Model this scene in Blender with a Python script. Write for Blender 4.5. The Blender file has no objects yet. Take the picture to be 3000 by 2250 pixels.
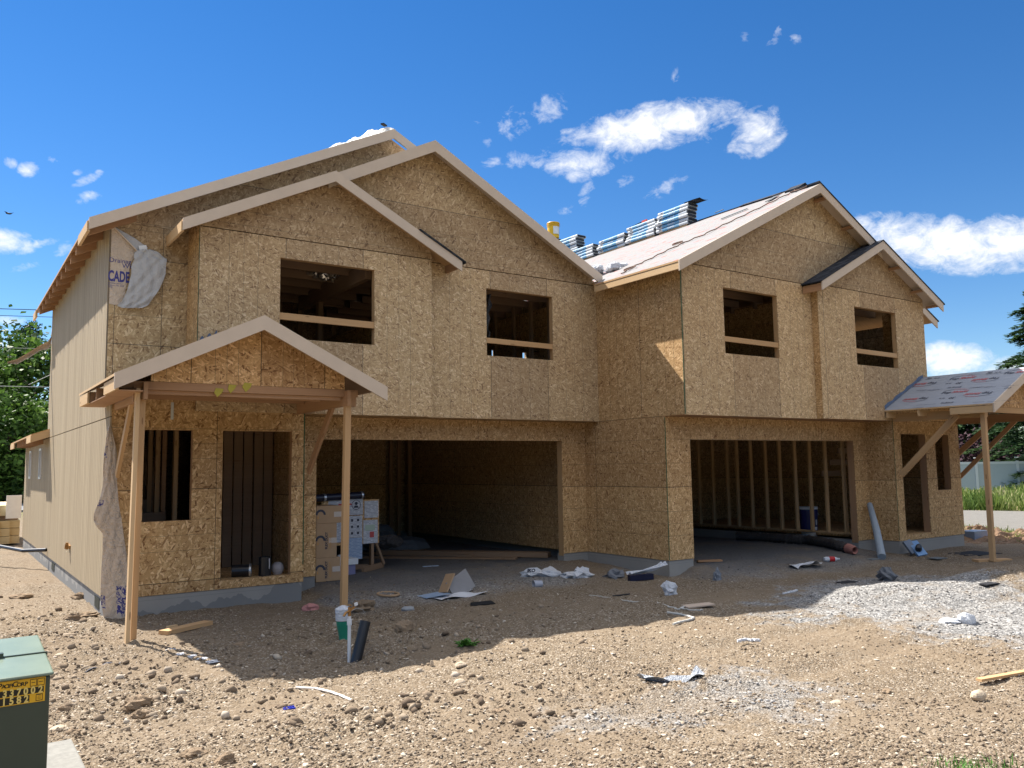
import bpy, math, random
import numpy as np
from mathutils import Vector, Matrix
random.seed(7); RNG = np.random.default_rng(11)
S = bpy.context.scene; C = S.collection
CAMH = 1.70
# ------------------------------------------------------------------ camera (solved from the photo's vanishing points)
YAW, PITCH, ROLL, FPX = math.radians(34.55228835), math.radians(5.72652995), math.radians(-0.85106472), 2423.957
_cy,_sy,_cp,_sp = math.cos(YAW),math.sin(YAW),math.cos(PITCH),math.sin(PITCH)
_f = Vector((_sy*_cp,_cy*_cp,_sp)); _r = Vector((_cy,-_sy,0)); _u = _r.cross(_f)
_c,_s = math.cos(ROLL),math.sin(ROLL)
CR = _c*_r+_s*_u; CU = -_s*_r+_c*_u; CF = _f
def ray(px,py): return CR*((px-1500)/FPX)-CU*((py-1125)/FPX)+CF
CAM = Vector((0,0,CAMH))
def pY(px,py,Y): r=ray(px,py); return CAM+r*(Y/r.y)
def pX(px,py,X): r=ray(px,py); return CAM+r*(X/r.x)
def pZ(px,py,Z): r=ray(px,py); return CAM+r*((Z-CAMH)/r.z)
cam = bpy.data.cameras.new('camera'); co = bpy.data.objects.new('camera',cam); C.objects.link(co)
cam.sensor_width=36; cam.sensor_fit='HORIZONTAL'; cam.lens=FPX/3000*36; cam.clip_start=.05; cam.clip_end=3000
M=Matrix((( CR.x,CU.x,-CF.x,0),(CR.y,CU.y,-CF.y,0),(CR.z,CU.z,-CF.z,CAMH),(0,0,0,1))); co.matrix_world=M
S.camera=co
# ------------------------------------------------------------------ terrain height
def sstep(a,b,x):
    t=np.clip((x-a)/(b-a),0,1); return t*t*(3-2*t)
def base_h(x,y):
    x=np.asarray(x,float); y=np.asarray(y,float)
    sh=2.3*sstep(8,13,x)+2.6*(1-sstep(2,6.5,x))
    h=-0.16+0.16*sstep(0,1,(10.6-sh-y)/4.0)
    ga=sstep(4.3,4.9,x)*(1-sstep(9.9,10.3,x))*sstep(10.4,12.3,y)*(1-sstep(20,21,y))
    gb=sstep(10.2,10.7,x)*(1-sstep(15.2,15.7,x))*sstep(8.6,10.2,y)*(1-sstep(17,18,y))
    h=h+0.13*np.maximum(ga,gb)
    h=h+0.27*np.exp(-((x-12.4)/1.5)**2-((y-5.75)/.75)**2)+.10*np.exp(-((x-10.3)/.6)**2-((y-6.3)/.55)**2)+.16*np.exp(-((x-14.5)/1.3)**2-((y-4.9)/.8)**2)
    h=h+0.05*np.exp(-((x-.9)/1.6)**2-((y-12)/4)**2)
    h=h-0.10*np.exp(-((x-3.45)/.45)**2-((y-8.2)/.9)**2)
    return h
def ground(px,py):
    z=0.0
    for _ in range(8):
        p=pZ(px,py,z); z=float(base_h(p.x,p.y))
    return Vector((p.x,p.y,z))
# ------------------------------------------------------------------ tagging
def tag(o,label=None,cat=None,group=None,kind=None):
    if label: o['label']=label
    if cat: o['category']=cat
    if group: o['group']=group
    if kind: o['kind']=kind
    return o
def thing(name,label,cat,loc=(0,0,0),group=None):
    o=bpy.data.objects.new(name,None); C.objects.link(o); o.location=loc; o.empty_display_size=.2
    return tag(o,label,cat,group)
def root_loc(o):
    v=Vector(o.location)
    while o.parent: o=o.parent; v=v+Vector(o.location)
    return v
# ------------------------------------------------------------------ mesh builder
class MB:
    def __init__(s): s.v=[]; s.f=[]; s.m=[]; s.uv=[]
    def face(s,pts,m=0,uv=None):
        n=len(s.v); s.v+=[tuple(p) for p in pts]; s.f.append(tuple(range(n,n+len(pts)))); s.m.append(m)
        if uv is None:
            a=Vector(pts[0]); nn=Vector((0,0,0))
            for i in range(1,len(pts)-1): nn+=(Vector(pts[i])-a).cross(Vector(pts[i+1])-a)
            ax=max(range(3),key=lambda i:abs(nn[i]))
            if ax==0: uv=[(p[1],p[2]) for p in pts]
            elif ax==1: uv=[(p[0],p[2]) for p in pts]
            else: uv=[(p[0],p[1]) for p in pts]
        s.uv+=list(uv)
    def box(s,x0,x1,y0,y1,z0,z1,m=0,skip=''):
        if '-x' not in skip: s.face([(x0,y1,z0),(x0,y0,z0),(x0,y0,z1),(x0,y1,z1)],m)
        if '+x' not in skip: s.face([(x1,y0,z0),(x1,y1,z0),(x1,y1,z1),(x1,y0,z1)],m)
        if '-y' not in skip: s.face([(x0,y0,z0),(x1,y0,z0),(x1,y0,z1),(x0,y0,z1)],m)
        if '+y' not in skip: s.face([(x1,y1,z0),(x0,y1,z0),(x0,y1,z1),(x1,y1,z1)],m)
        if '-z' not in skip: s.face([(x0,y1,z0),(x1,y1,z0),(x1,y0,z0),(x0,y0,z0)],m)
        if '+z' not in skip: s.face([(x0,y0,z1),(x1,y0,z1),(x1,y1,z1),(x0,y1,z1)],m)
        return s
    def bar(s,p0,p1,w,h,m=0,up=(0,0,1)):
        p0=Vector(p0);p1=Vector(p1);d=p1-p0;L=d.length;d.normalize();up=Vector(up)
        if abs(d.dot(up))>.98: up=Vector((0,1,0))
        sd=d.cross(up).normalized(); u=sd.cross(d).normalized()
        a=sd*(w/2); b=u*(h/2); o=random.uniform(0,60); q=random.uniform(0,60)
        c=[-a-b,a-b,a+b,-a+b]; off=[0,w,w+h,2*w+h,2*w+2*h]
        for i in range(4):
            j=(i+1)%4
            s.face([p0+c[i],p1+c[i],p1+c[j],p0+c[j]][::-1],m,[(o,q+off[i]),(o+L,q+off[i]),(o+L,q+off[i+1]),(o,q+off[i+1])][::-1])
        s.face([p0+c[0],p0+c[1],p0+c[2],p0+c[3]],m,[(o,q),(o,q+w),(o+.02,q+w),(o+.02,q)])
        s.face([p1+c[3],p1+c[2],p1+c[1],p1+c[0]],m,[(o,q),(o,q+w),(o+.02,q+w),(o+.02,q)])
        return s
    def prism(s,poly,axis,p0,p1,m=0,mside=None,caps=True):
        # poly: (a,z) points; axis 'y' -> a is x ; axis 'x' -> a is y ; axis 'z' -> (x,y)
        ms=m if mside is None else mside
        def P(a,b,p): return (a,p,b) if axis=='y' else ((p,a,b) if axis=='x' else (a,b,p))
        n=len(poly); A=[P(a,b,p0) for a,b in poly]; B=[P(a,b,p1) for a,b in poly]
        ar=sum(poly[i][0]*poly[(i+1)%n][1]-poly[(i+1)%n][0]*poly[i][1] for i in range(n))
        flip=(ar<0)^(axis=='x')^(axis=='z')
        if caps:
            s.face(A[::-1] if flip else A,m); s.face(B if flip else B[::-1],m)
        for i in range(n):
            j=(i+1)%n; q=[A[i],B[i],B[j],A[j]]; s.face(q[::-1] if flip else q,ms)
        return s
    def slab(s,plan,zf,th,mt=0,ms=0,mb=None):
        n=len(plan); T=[(x,y,zf(x,y)) for x,y in plan]; B=[(x,y,zf(x,y)-th) for x,y in plan]
        ar=sum(plan[i][0]*plan[(i+1)%n][1]-plan[(i+1)%n][0]*plan[i][1] for i in range(n))
        if ar<0: T=T[::-1];B=B[::-1]
        s.face(T,mt); s.face(B[::-1],ms if mb is None else mb)
        for i in range(n):
            j=(i+1)%n; s.face([B[i],B[j],T[j],T[i]],ms)
        return s
    def wall(s,axis,pos,a0,a1,z0,z1,holes=(),th=.012,m=0,mj=None,uo=(0,0)):
        mj=m if mj is None else mj
        A=sorted({a0,a1,*[h[0] for h in holes],*[h[1] for h in holes]}); Z=sorted({z0,z1,*[h[2] for h in holes],*[h[3] for h in holes]})
        A=[a for a in A if a0-1e-9<=a<=a1+1e-9]; Z=[z for z in Z if z0-1e-9<=z<=z1+1e-9]
        def solid(i,k):
            if i<0 or k<0 or i>=len(A)-1 or k>=len(Z)-1: return False
            a=(A[i]+A[i+1])/2; z=(Z[k]+Z[k+1])/2
            return not any(h[0]<a<h[1] and h[2]<z<h[3] for h in holes)
        def P(a,d,z): return (a,pos+d,z) if axis=='y' else (pos+d,a,z)
        def F(q,mm,fl):
            uv=[((p[0] if axis=='y' else p[1])+uo[0],p[2]+uo[1]) for p in q]
            if fl: q=q[::-1]; uv=uv[::-1]
            s.face(q,mm,uv)
        fl=(axis=='x')
        for i in range(len(A)-1):
            for k in range(len(Z)-1):
                if not solid(i,k): continue
                a,b,c,d=A[i],A[i+1],Z[k],Z[k+1]
                F([P(a,0,c),P(b,0,c),P(b,0,d),P(a,0,d)],m,fl); F([P(b,th,c),P(a,th,c),P(a,th,d),P(b,th,d)],m,fl)
                if not solid(i-1,k): F([P(a,th,c),P(a,0,c),P(a,0,d),P(a,th,d)],mj,fl)
                if not solid(i+1,k): F([P(b,0,c),P(b,th,c),P(b,th,d),P(b,0,d)],mj,fl)
                if not solid(i,k-1): F([P(a,0,c),P(a,th,c),P(b,th,c),P(b,0,c)],mj,fl)
                if not solid(i,k+1): F([P(a,th,d),P(a,0,d),P(b,0,d),P(b,th,d)],mj,fl)
        return s
    def lathe(s,prof,base=(0,0,0),axis=(0,0,1),n=20,m=0,ref=None):
        ax=Vector(axis).normalized(); t=Vector((1,0,0)) if abs(ax.x)<.9 else Vector((0,1,0)); e1=ax.cross(t).normalized(); e2=ax.cross(e1)
        base=Vector(base); rings=[]
        for r,h in prof: rings.append([base+ax*h+(e1*math.cos(2*math.pi*i/n)+e2*math.sin(2*math.pi*i/n))*r for i in range(n)])
        for k in range(len(prof)-1):
            for i in range(n):
                j=(i+1)%n; a,b,c,d=rings[k][i],rings[k][j],rings[k+1][j],rings[k+1][i]
                mm=m[k] if isinstance(m,(list,tuple)) else m
                uv=[(i/n,prof[k][1]),((i+1)/n,prof[k][1]),((i+1)/n,prof[k+1][1]),(i/n,prof[k+1][1])]
                if prof[k][0]<1e-6: s.face([a,c,d],mm,[uv[0],uv[2],uv[3]])
                elif prof[k+1][0]<1e-6: s.face([a,b,c],mm,uv[:3])
                else: s.face([a,b,c,d],mm,uv)
        return s
    def tube(s,path,r,n=8,m=0,caps=True):
        P=[Vector(p) for p in path]; rings=[]; prev=None
        for i,p in enumerate(P):
            d=(P[min(i+1,len(P)-1)]-P[max(i-1,0)]).normalized()
            if prev is None:
                t=Vector((0,0,1)) if abs(d.z)<.9 else Vector((1,0,0)); e1=d.cross(t).normalized()
            else: e1=(prev-d*prev.dot(d)).normalized()
            prev=e1; e2=d.cross(e1); rr=r[i] if isinstance(r,(list,tuple)) else r
            rings.append([p+(e1*math.cos(2*math.pi*k/n)+e2*math.sin(2*math.pi*k/n))*rr for k in range(n)])
        L=0
        for i in range(len(P)-1):
            l2=L+(P[i+1]-P[i]).length
            for k in range(n):
                j=(k+1)%n; s.face([rings[i][k],rings[i][j],rings[i+1][j],rings[i+1][k]][::-1],m,[(L,k/n),(L,(k+1)/n),(l2,(k+1)/n),(l2,k/n)][::-1])
            L=l2
        if caps: s.face(rings[0],m); s.face(rings[-1][::-1],m)
        return s
    def sheet(s,fn,nu,nv,m=0,th=0):
        G=[[Vector(fn(i/nu,j/nv)) for j in range(nv+1)] for i in range(nu+1)]
        for i in range(nu):
            for j in range(nv):
                s.face([G[i][j],G[i+1][j],G[i+1][j+1],G[i][j+1]],m,[(i/nu,j/nv),((i+1)/nu,j/nv),((i+1)/nu,(j+1)/nv),(i/nu,(j+1)/nv)])
        return s
    def blob(s,c,r,seed=0,amp=.25,freq=1.6,nu=14,nv=9,m=0,flat=None):
        rs=np.random.default_rng(seed); ks=rs.normal(size=(7,3))*freq; ph=rs.uniform(0,6.28,7); am=rs.uniform(.4,1,7)
        def pt(u,v):
            th=2*math.pi*u; p=math.pi*v; d=np.array((math.sin(p)*math.cos(th),math.sin(p)*math.sin(th),math.cos(p)))
            k=1+amp*float((np.abs(np.sin(ks@d+ph))*2-1).dot(am)/3.2)
            q=[c[i]+r[i]*d[i]*k for i in range(3)]
            if flat is not None: q[2]=max(q[2],flat)
            return q
        return s.sheet(lambda u,v:pt(u,v),nu,nv,m)
    def text(s,body,size,org,xd,yd,m=0,align='CENTER',bold=0.0,shear=0.0,xs=1.0):
        cu=bpy.data.curves.new('lettering','FONT'); cu.body=body; cu.size=size; cu.align_x=align; cu.align_y='CENTER'; cu.offset=bold; cu.shear=shear; cu.resolution_u=3
        o=bpy.data.objects.new('lettering',cu); C.objects.link(o); bpy.context.view_layer.update()
        dg=bpy.context.evaluated_depsgraph_get(); me=bpy.data.meshes.new_from_object(o.evaluated_get(dg))
        org=Vector(org);xd=Vector(xd).normalized();yd=Vector(yd).normalized()
        V=[org+xd*v.co.x*xs+yd*v.co.y for v in me.vertices]
        for p in me.polygons: s.face([V[i] for i in p.vertices],m)
        bpy.data.objects.remove(o); bpy.data.curves.remove(cu); bpy.data.meshes.remove(me)
        return s
    def build(s,name,mats,parent=None,origin=None,smooth=False,weld=False,bevel=0):
        if not isinstance(mats,(list,tuple)): mats=[mats]
        og=Vector(origin) if origin is not None else (root_loc(parent) if parent else Vector((0,0,0)))
        me=bpy.data.meshes.new(name)
        me.from_pydata([(a-og.x,b-og.y,c-og.z) for a,b,c in s.v],[],s.f)
        for x in mats: me.materials.append(x)
        me.polygons.foreach_set('material_index',s.m)
        ul=me.uv_layers.new(name='UVMap'); ul.data.foreach_set('uv',[c for p in s.uv for c in p])
        if smooth: me.polygons.foreach_set('use_smooth',[True]*len(s.f))
        me.update()
        if weld or bevel:
            import bmesh
            bm=bmesh.new(); bm.from_mesh(me); bmesh.ops.remove_doubles(bm,verts=bm.verts,dist=1e-5); bm.to_mesh(me); bm.free()
        o=bpy.data.objects.new(name,me); C.objects.link(o)
        if bevel:
            b=o.modifiers.new('bevel','BEVEL'); b.width=bevel; b.segments=2; b.limit_method='ANGLE'
        if parent: o.parent=parent
        elif origin is not None: o.location=og
        return o
def np_obj(name,V,F,mats,parent=None,attr=None,origin=(0,0,0),smooth=False,matidx=None):
    V=np.asarray(V,np.float32)-np.asarray(origin,np.float32); F=np.asarray(F,np.int32); k=F.shape[1]
    me=bpy.data.meshes.new(name); me.vertices.add(len(V)); me.vertices.foreach_set('co',V.ravel())
    me.loops.add(F.size); me.loops.foreach_set('vertex_index',F.ravel())
    me.polygons.add(len(F)); me.polygons.foreach_set('loop_start',np.arange(0,F.size,k,dtype=np.int32)); me.polygons.foreach_set('loop_total',np.full(len(F),k,np.int32))
    if smooth: me.polygons.foreach_set('use_smooth',np.ones(len(F),bool))
    for x in (mats if isinstance(mats,(list,tuple)) else [mats]): me.materials.append(x)
    if matidx is not None: me.polygons.foreach_set('material_index',np.asarray(matidx,np.int32))
    me.update(calc_edges=True)
    for nm,(dom,dat) in (attr or {}).items():
        a=me.attributes.new(nm,'FLOAT',dom); a.data.foreach_set('value',np.asarray(dat,np.float32))
    me.validate()
    o=bpy.data.objects.new(name,me); C.objects.link(o); o.location=origin
    if parent: o.parent=parent; o.location=Vector(origin)-root_loc(parent)
    return o
# ------------------------------------------------------------------ node helpers
class NT:
    def __init__(s,name):
        s.mat=bpy.data.materials.new(name); s.mat.use_nodes=True; s.t=s.mat.node_tree; s.n=s.t.nodes; s.l=s.t.links
        s.b=s.n['Principled BSDF']; s.b.inputs['Roughness'].default_value=.8; s.b.inputs['Specular IOR Level'].default_value=.25
    def node(s,typ,**k):
        n=s.n.new(typ)
        for a,v in k.items():
            if a.startswith('i_'):
                key=a[2:]; key=int(key) if key.isdigit() else key.replace('_',' ')
                s.set(n.inputs[key],v)
            else: setattr(n,a,v)
        return n
    def set(s,inp,v):
        if isinstance(v,bpy.types.NodeSocket): s.l.new(v,inp)
        else: inp.default_value=v
    def math(s,op,a,b=0.0,c=0.0,clamp=False):
        n=s.n.new('ShaderNodeMath'); n.operation=op; n.use_clamp=clamp; s.set(n.inputs[0],a); s.set(n.inputs[1],b)
        if op in('MULTIPLY_ADD','SMOOTH_MIN','COMPARE'): s.set(n.inputs[2],c)
        return n.outputs[0]
    def mix(s,f,a,b,blend='MIX'):
        n=s.n.new('ShaderNodeMix'); n.data_type='RGBA'; n.blend_type=blend
        s.set(n.inputs[0],f); s.set(n.inputs[6],a if not isinstance(a,tuple) else (*a,1) if len(a)==3 else a); s.set(n.inputs[7],b if not isinstance(b,tuple) else (*b,1) if len(b)==3 else b)
        return n.outputs[2]
    def ramp(s,f,stops,interp='LINEAR'):
        n=s.n.new('ShaderNodeValToRGB'); n.color_ramp.interpolation=interp; e=n.color_ramp.elements
        while len(e)<len(stops): e.new(.5)
        for x,(p,c) in zip(e,stops):
            x.position=p; x.color=(*c,1) if isinstance(c,tuple) else (c,c,c,1)
        s.l.new(f,n.inputs[0]); return n.outputs[0]
    def uv(s): return s.node('ShaderNodeTexCoord').outputs['UV']
    def obj(s): return s.node('ShaderNodeTexCoord').outputs['Object']
    def geo(s): return s.node('ShaderNodeNewGeometry').outputs['Position']
    def map(s,v,scale=(1,1,1),rot=(0,0,0),loc=(0,0,0)):
        n=s.n.new('ShaderNodeMapping'); s.l.new(v,n.inputs[0]); n.inputs[1].default_value=loc; n.inputs[2].default_value=rot; n.inputs[3].default_value=scale; return n.outputs[0]
    def noise(s,v,scale,detail=3,rough=.55,dist=0):
        n=s.node('ShaderNodeTexNoise'); s.l.new(v,n.inputs['Vector']); n.inputs['Scale'].default_value=scale; n.inputs['Detail'].default_value=detail; n.inputs['Roughness'].default_value=rough; n.inputs['Distortion'].default_value=dist
        return n.outputs[0]
    def voro(s,v,scale,feat='F1',rand=1):
        n=s.node('ShaderNodeTexVoronoi',feature=feat); s.l.new(v,n.inputs['Vector']); n.inputs['Scale'].default_value=scale; n.inputs['Randomness'].default_value=rand; return n
    def attr(s,name): return s.node('ShaderNodeAttribute',attribute_name=name).outputs['Fac']
    def sep(s,v): n=s.node('ShaderNodeSeparateXYZ'); s.l.new(v,n.inputs[0]); return n.outputs
    def bump(s,h,strength=.4,dist=.01):
        n=s.node('ShaderNodeBump'); s.l.new(h,n.inputs['Height']); n.inputs['Strength'].default_value=strength; n.inputs['Distance'].default_value=dist; s.l.new(n.outputs[0],s.b.inputs['Normal'])
    def base(s,c): s.set(s.b.inputs['Base Color'],(*c,1) if isinstance(c,tuple) else c); return s
def flat(name,col,rough=.7,metal=0,spec=.3,var=.12,scale=9):
    t=NT(name); n=t.noise(t.obj(),scale,4)
    t.base(t.mix(n,tuple(c*(1-var) for c in col),tuple(min(1,c*(1+var)) for c in col)))
    t.b.inputs['Roughness'].default_value=rough; t.b.inputs['Metallic'].default_value=metal; t.b.inputs['Specular IOR Level'].default_value=spec
    return t.mat
# ---- sheathing board: long random strands, sheet joints and nail lines
def m_osb(name,tint=(1,1,1),dirv=0,lines='u',sheet=1.22,off=0.0,vjoint=None,greyer=0.0,strand=1.0):
    t=NT(name); uv=t.uv(); x,y,_=t.sep(uv)
    w=t.node('ShaderNodeCombineXYZ',i_0=x,i_1=y,i_2=0.0).outputs[0]
    nz=t.node('ShaderNodeTexNoise'); t.l.new(w,nz.inputs['Vector']); nz.inputs['Scale'].default_value=5; nz.inputs['Detail'].default_value=1
    wv=t.node('ShaderNodeVectorMath',operation='MULTIPLY_ADD'); t.l.new(nz.outputs['Color'],wv.inputs[0]); wv.inputs[1].default_value=(.016,.016,0); t.l.new(w,wv.inputs[2]); w2=wv.outputs[0]
    a0=math.radians(90 if dirv else 0); col=None
    pal=[(0.0,(.20,.11,.05)),(.06,(.33,.215,.11)),(.22,(.46,.325,.175)),(.60,(.535,.39,.215)),(.82,(.63,.485,.295)),(1,(.80,.66,.45))]
    for k,(ang,sx,sy,thr) in enumerate(((10,15,52,0),(58,19,60,.45),(-50,18,56,.55),(-14,15,58,.62),(84,21,64,.72),(30,17,60,.78))):
        mp=t.map(w2,(sx/strand,sy/strand,1),(0,0,0),(k*3.7,k*1.9,0))
        mp0=t.map(w2,(1,1,1),(0,0,a0+math.radians(ang)),(k*.37,k*.21,0)); mp=t.map(mp0,(sx/strand,sy/strand,1))
        v=t.voro(mp,1.0); cs=t.node('ShaderNodeSeparateColor'); t.l.new(v.outputs['Color'],cs.inputs[0])
        c=t.ramp(cs.outputs[0],pal)
        if col is None: col=c
        else:
            f=t.math('GREATER_THAN',cs.outputs[1],thr)
            col=t.mix(f,col,c)
    # large, soft differences of tone, and each sheet its own tone
    big=t.noise(w,.9,3); col=t.mix(t.math('MULTIPLY',big,.55),col,t.mix(1.0,col,(.98,.80,.62),'MULTIPLY'))
    su=t.math('DIVIDE',t.math('ADD',x if lines=='u' else y,off),sheet); cell=t.math('FLOOR',su); fr=t.math('FRACT',su)
    wn=t.node('ShaderNodeTexWhiteNoise',noise_dimensions='1D'); t.l.new(cell,wn.inputs['W'])
    col=t.mix(1.0,col,t.mix(wn.outputs[0],(.80,.765,.735),(1.10,1.09,1.05)),'MULTIPLY')
    d=t.math('MULTIPLY',t.math('MINIMUM',fr,t.math('SUBTRACT',1.0,fr)),sheet)
    seam=t.math('LESS_THAN',d,.0045)
    f3=t.math('FRACT',t.math('MULTIPLY',su,3.0)); d3=t.math('MULTIPLY',t.math('MINIMUM',f3,t.math('SUBTRACT',1.0,f3)),sheet/3)
    nail=t.math('LESS_THAN',d3,.0030)
    f2=t.math('FRACT',t.math('MULTIPLY',su,2.0)); d2=t.math('MULTIPLY',t.math('MINIMUM',f2,t.math('SUBTRACT',1.0,f2)),sheet/2)
    nail2=t.math('LESS_THAN',d2,.0025)
    col=t.mix(t.math('MULTIPLY',t.math('MAXIMUM',nail,nail2),.70),col,(.12,.10,.06))
    col=t.mix(t.math('MULTIPLY',seam,.85),col,(.03,.025,.018))
    if vjoint:
        sv=t.math('DIVIDE',t.math('ADD',y if lines=='u' else x,vjoint[1]),vjoint[0]); fv=t.math('FRACT',sv)
        dv=t.math('MULTIPLY',t.math('MINIMUM',fv,t.math('SUBTRACT',1.0,fv)),vjoint[0]); col=t.mix(t.math('MULTIPLY',t.math('LESS_THAN',dv,.0045),.8),col,(.04,.03,.02))
    if greyer: col=t.mix(greyer,col,t.mix(1.0,t.mix(.5,col,(.40,.36,.30)),(.95,.95,.95),'MULTIPLY'))
    col=t.mix(1.0,col,tint,'MULTIPLY'); t.base(col); t.b.inputs['Roughness'].default_value=.72; t.b.inputs['Specular IOR Level'].default_value=.3
    return t.mat
def m_lumber(name,a=(.60,.39,.205),b=(.44,.255,.115),rough=.7):
    t=NT(name); uv=t.uv(); x,y,_=t.sep(uv)
    g=t.noise(t.map(uv,(1.5,34,1)),1.0,4,.6,.4); r=t.noise(t.map(uv,(.35,3,1)),1.0,1)
    col=t.mix(t.math('MULTIPLY_ADD',g,.9,t.math('MULTIPLY_ADD',r,1.1,-.55),clamp=True),a,b)
    k=t.voro(t.map(uv,(1.7,9,1)),1.0); kn=t.math('LESS_THAN',k.outputs['Distance'],.085); col=t.mix(t.math('MULTIPLY',kn,.6),col,(.16,.075,.03))
    t.base(col); t.b.inputs['Roughness'].default_value=rough; return t.mat
def m_siding(name):
    t=NT(name); uv=t.uv(); x,y,_=t.sep(uv)
    st=t.noise(t.map(uv,(13,.16,1)),1.0,3,.75); st2=t.noise(t.map(uv,(4,.10,1)),1.0,2); fine=t.noise(t.map(uv,(90,4,1)),1.0,2)
    col=t.mix(t.math('MULTIPLY_ADD',st,2.4,-.7,clamp=True),(.27,.20,.115),(.58,.47,.31)); col=t.mix(t.math('MULTIPLY',st2,.5),col,(.26,.195,.11)); col=t.mix(t.math('MULTIPLY',fine,.25),col,(.52,.44,.33))
    fr=t.math('FRACT',t.math('DIVIDE',t.math('ADD',x,t.math('MULTIPLY',st2,.05)),.135)); gr=t.math('LESS_THAN',fr,.16); col=t.mix(t.math('MULTIPLY',gr,.72),col,(.13,.105,.075))
    f4=t.math('FRACT',t.math('DIVIDE',t.math('ADD',x,.05),1.22)); sm=t.math('LESS_THAN',f4,.008); col=t.mix(t.math('MULTIPLY',sm,.7),col,(.10,.08,.06))
    t.base(col); h=t.math('SUBTRACT',t.math('MULTIPLY',st,.5),gr); t.bump(h,.6,.006); t.b.inputs['Roughness'].default_value=.75; return t.mat
def m_concrete(name,stain=True):
    t=NT(name); p=t.geo(); n=t.noise(p,2.2,5); n2=t.noise(p,24,3)
    col=t.mix(n,(.27,.26,.24),(.39,.375,.345)); col=t.mix(t.math('MULTIPLY',n2,.3),col,(.28,.28,.28))
    if stain:
        x,y,z=t.sep(p); k=t.noise(t.map(p,(2.6,2.6,.6)),1.0,3); lv=t.math('MULTIPLY_ADD',k,.75,-.36)
        s1=t.math('MULTIPLY',t.math('LESS_THAN',z,lv),t.math('LESS_THAN',x,5.0)); col=t.mix(t.math('MULTIPLY',s1,.6),col,(.15,.16,.17))
        fl=t.math('LESS_THAN',t.math('ABSOLUTE',t.math('ADD',z,-.045)),.003); col=t.mix(t.math('MULTIPLY',fl,.5),col,(.2,.2,.2))
    t.base(col); t.bump(n2,.25,.004); t.b.inputs['Roughness'].default_value=.9; return t.mat
# ------------------------------------------------------------------ materials
OSB_UP=m_osb('osb_upper',dirv=0,lines='u',off=-2.806,greyer=.26)
OSB_UPB=m_osb('osb_upper_right',dirv=0,lines='u',off=-10.10,greyer=.24,tint=(1.03,1.0,.96))
OSB_GAB=m_osb('osb_gable',dirv=1,lines='v',off=.10,sheet=1.22,greyer=.26,tint=(.99,.98,.96),strand=1.25)
OSB_LOW=m_osb('osb_lower',dirv=1,lines='v',off=-.10,tint=(1.06,.97,.86),vjoint=(2.44,-.65))
OSB_LOW2=m_osb('osb_side',dirv=1,lines='v',off=-.10,tint=(1.02,.94,.84),vjoint=(2.44,.3))
OSB_ENT=m_osb('osb_entry',dirv=1,lines='v',off=-.25,tint=(1.08,.99,.86),vjoint=(2.44,-.68),strand=1.2)
OSB_SIDE_UP=m_osb('osb_upper_side',dirv=0,lines='u',off=.35,tint=(.98,.90,.80))
OSB_P0=m_osb('osb_recess',dirv=1,lines='v',off=.2,tint=(.94,.94,.90),greyer=.2,strand=1.2,vjoint=(.61,-.03))
OSB_POR=m_osb('osb_porch',dirv=0,lines='u',off=.1,tint=(1.10,.95,.80),strand=1.2,sheet=.81)
LUM=m_lumber('lumber'); LUM_RED=m_lumber('lumber_fir',(.47,.28,.155),(.34,.185,.095)); LUM_DK=m_lumber('lumber_dimmed',(.33,.22,.14),(.22,.135,.08)); LUM_PALE=m_lumber('lumber_pale',(.66,.47,.27),(.54,.35,.175))  # the dark lumber has indoor shade put into its colour
SIDING=m_siding('siding_panel'); CONC=m_concrete('concrete')
TRIM=flat('primed_trim',(.60,.495,.39),.6,var=.10,scale=5)
DARK=flat('building_paper',(.02,.018,.015),.9)
WHITE_PL=flat('white_plastic',(.72,.74,.76),.35,spec=.5,var=.1)
def m_shingle():
    t=NT('asphalt_shingle'); p=t.geo(); x,y,z=t.sep(p)
    fr=t.math('FRACT',t.math('DIVIDE',z,.063)); n=t.noise(p,7,3); br=t.voro(t.map(p,(1,7,16)),1.0); cs=t.node('ShaderNodeSeparateColor'); t.l.new(br.outputs['Color'],cs.inputs[0])
    col=t.ramp(cs.outputs[0],[(0,(.020,.024,.034)),(.5,(.034,.040,.054)),(1,(.062,.07,.088))])
    col=t.mix(t.math('MULTIPLY',t.math('LESS_THAN',fr,.16),.7),col,(.008,.009,.012)); t.base(col); t.bump(t.math('ADD',fr,t.math('MULTIPLY',t.noise(p,160,2),.4)),.7,.012); t.b.inputs['Roughness'].default_value=.9; return t.mat
SHING=m_shingle()
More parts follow.
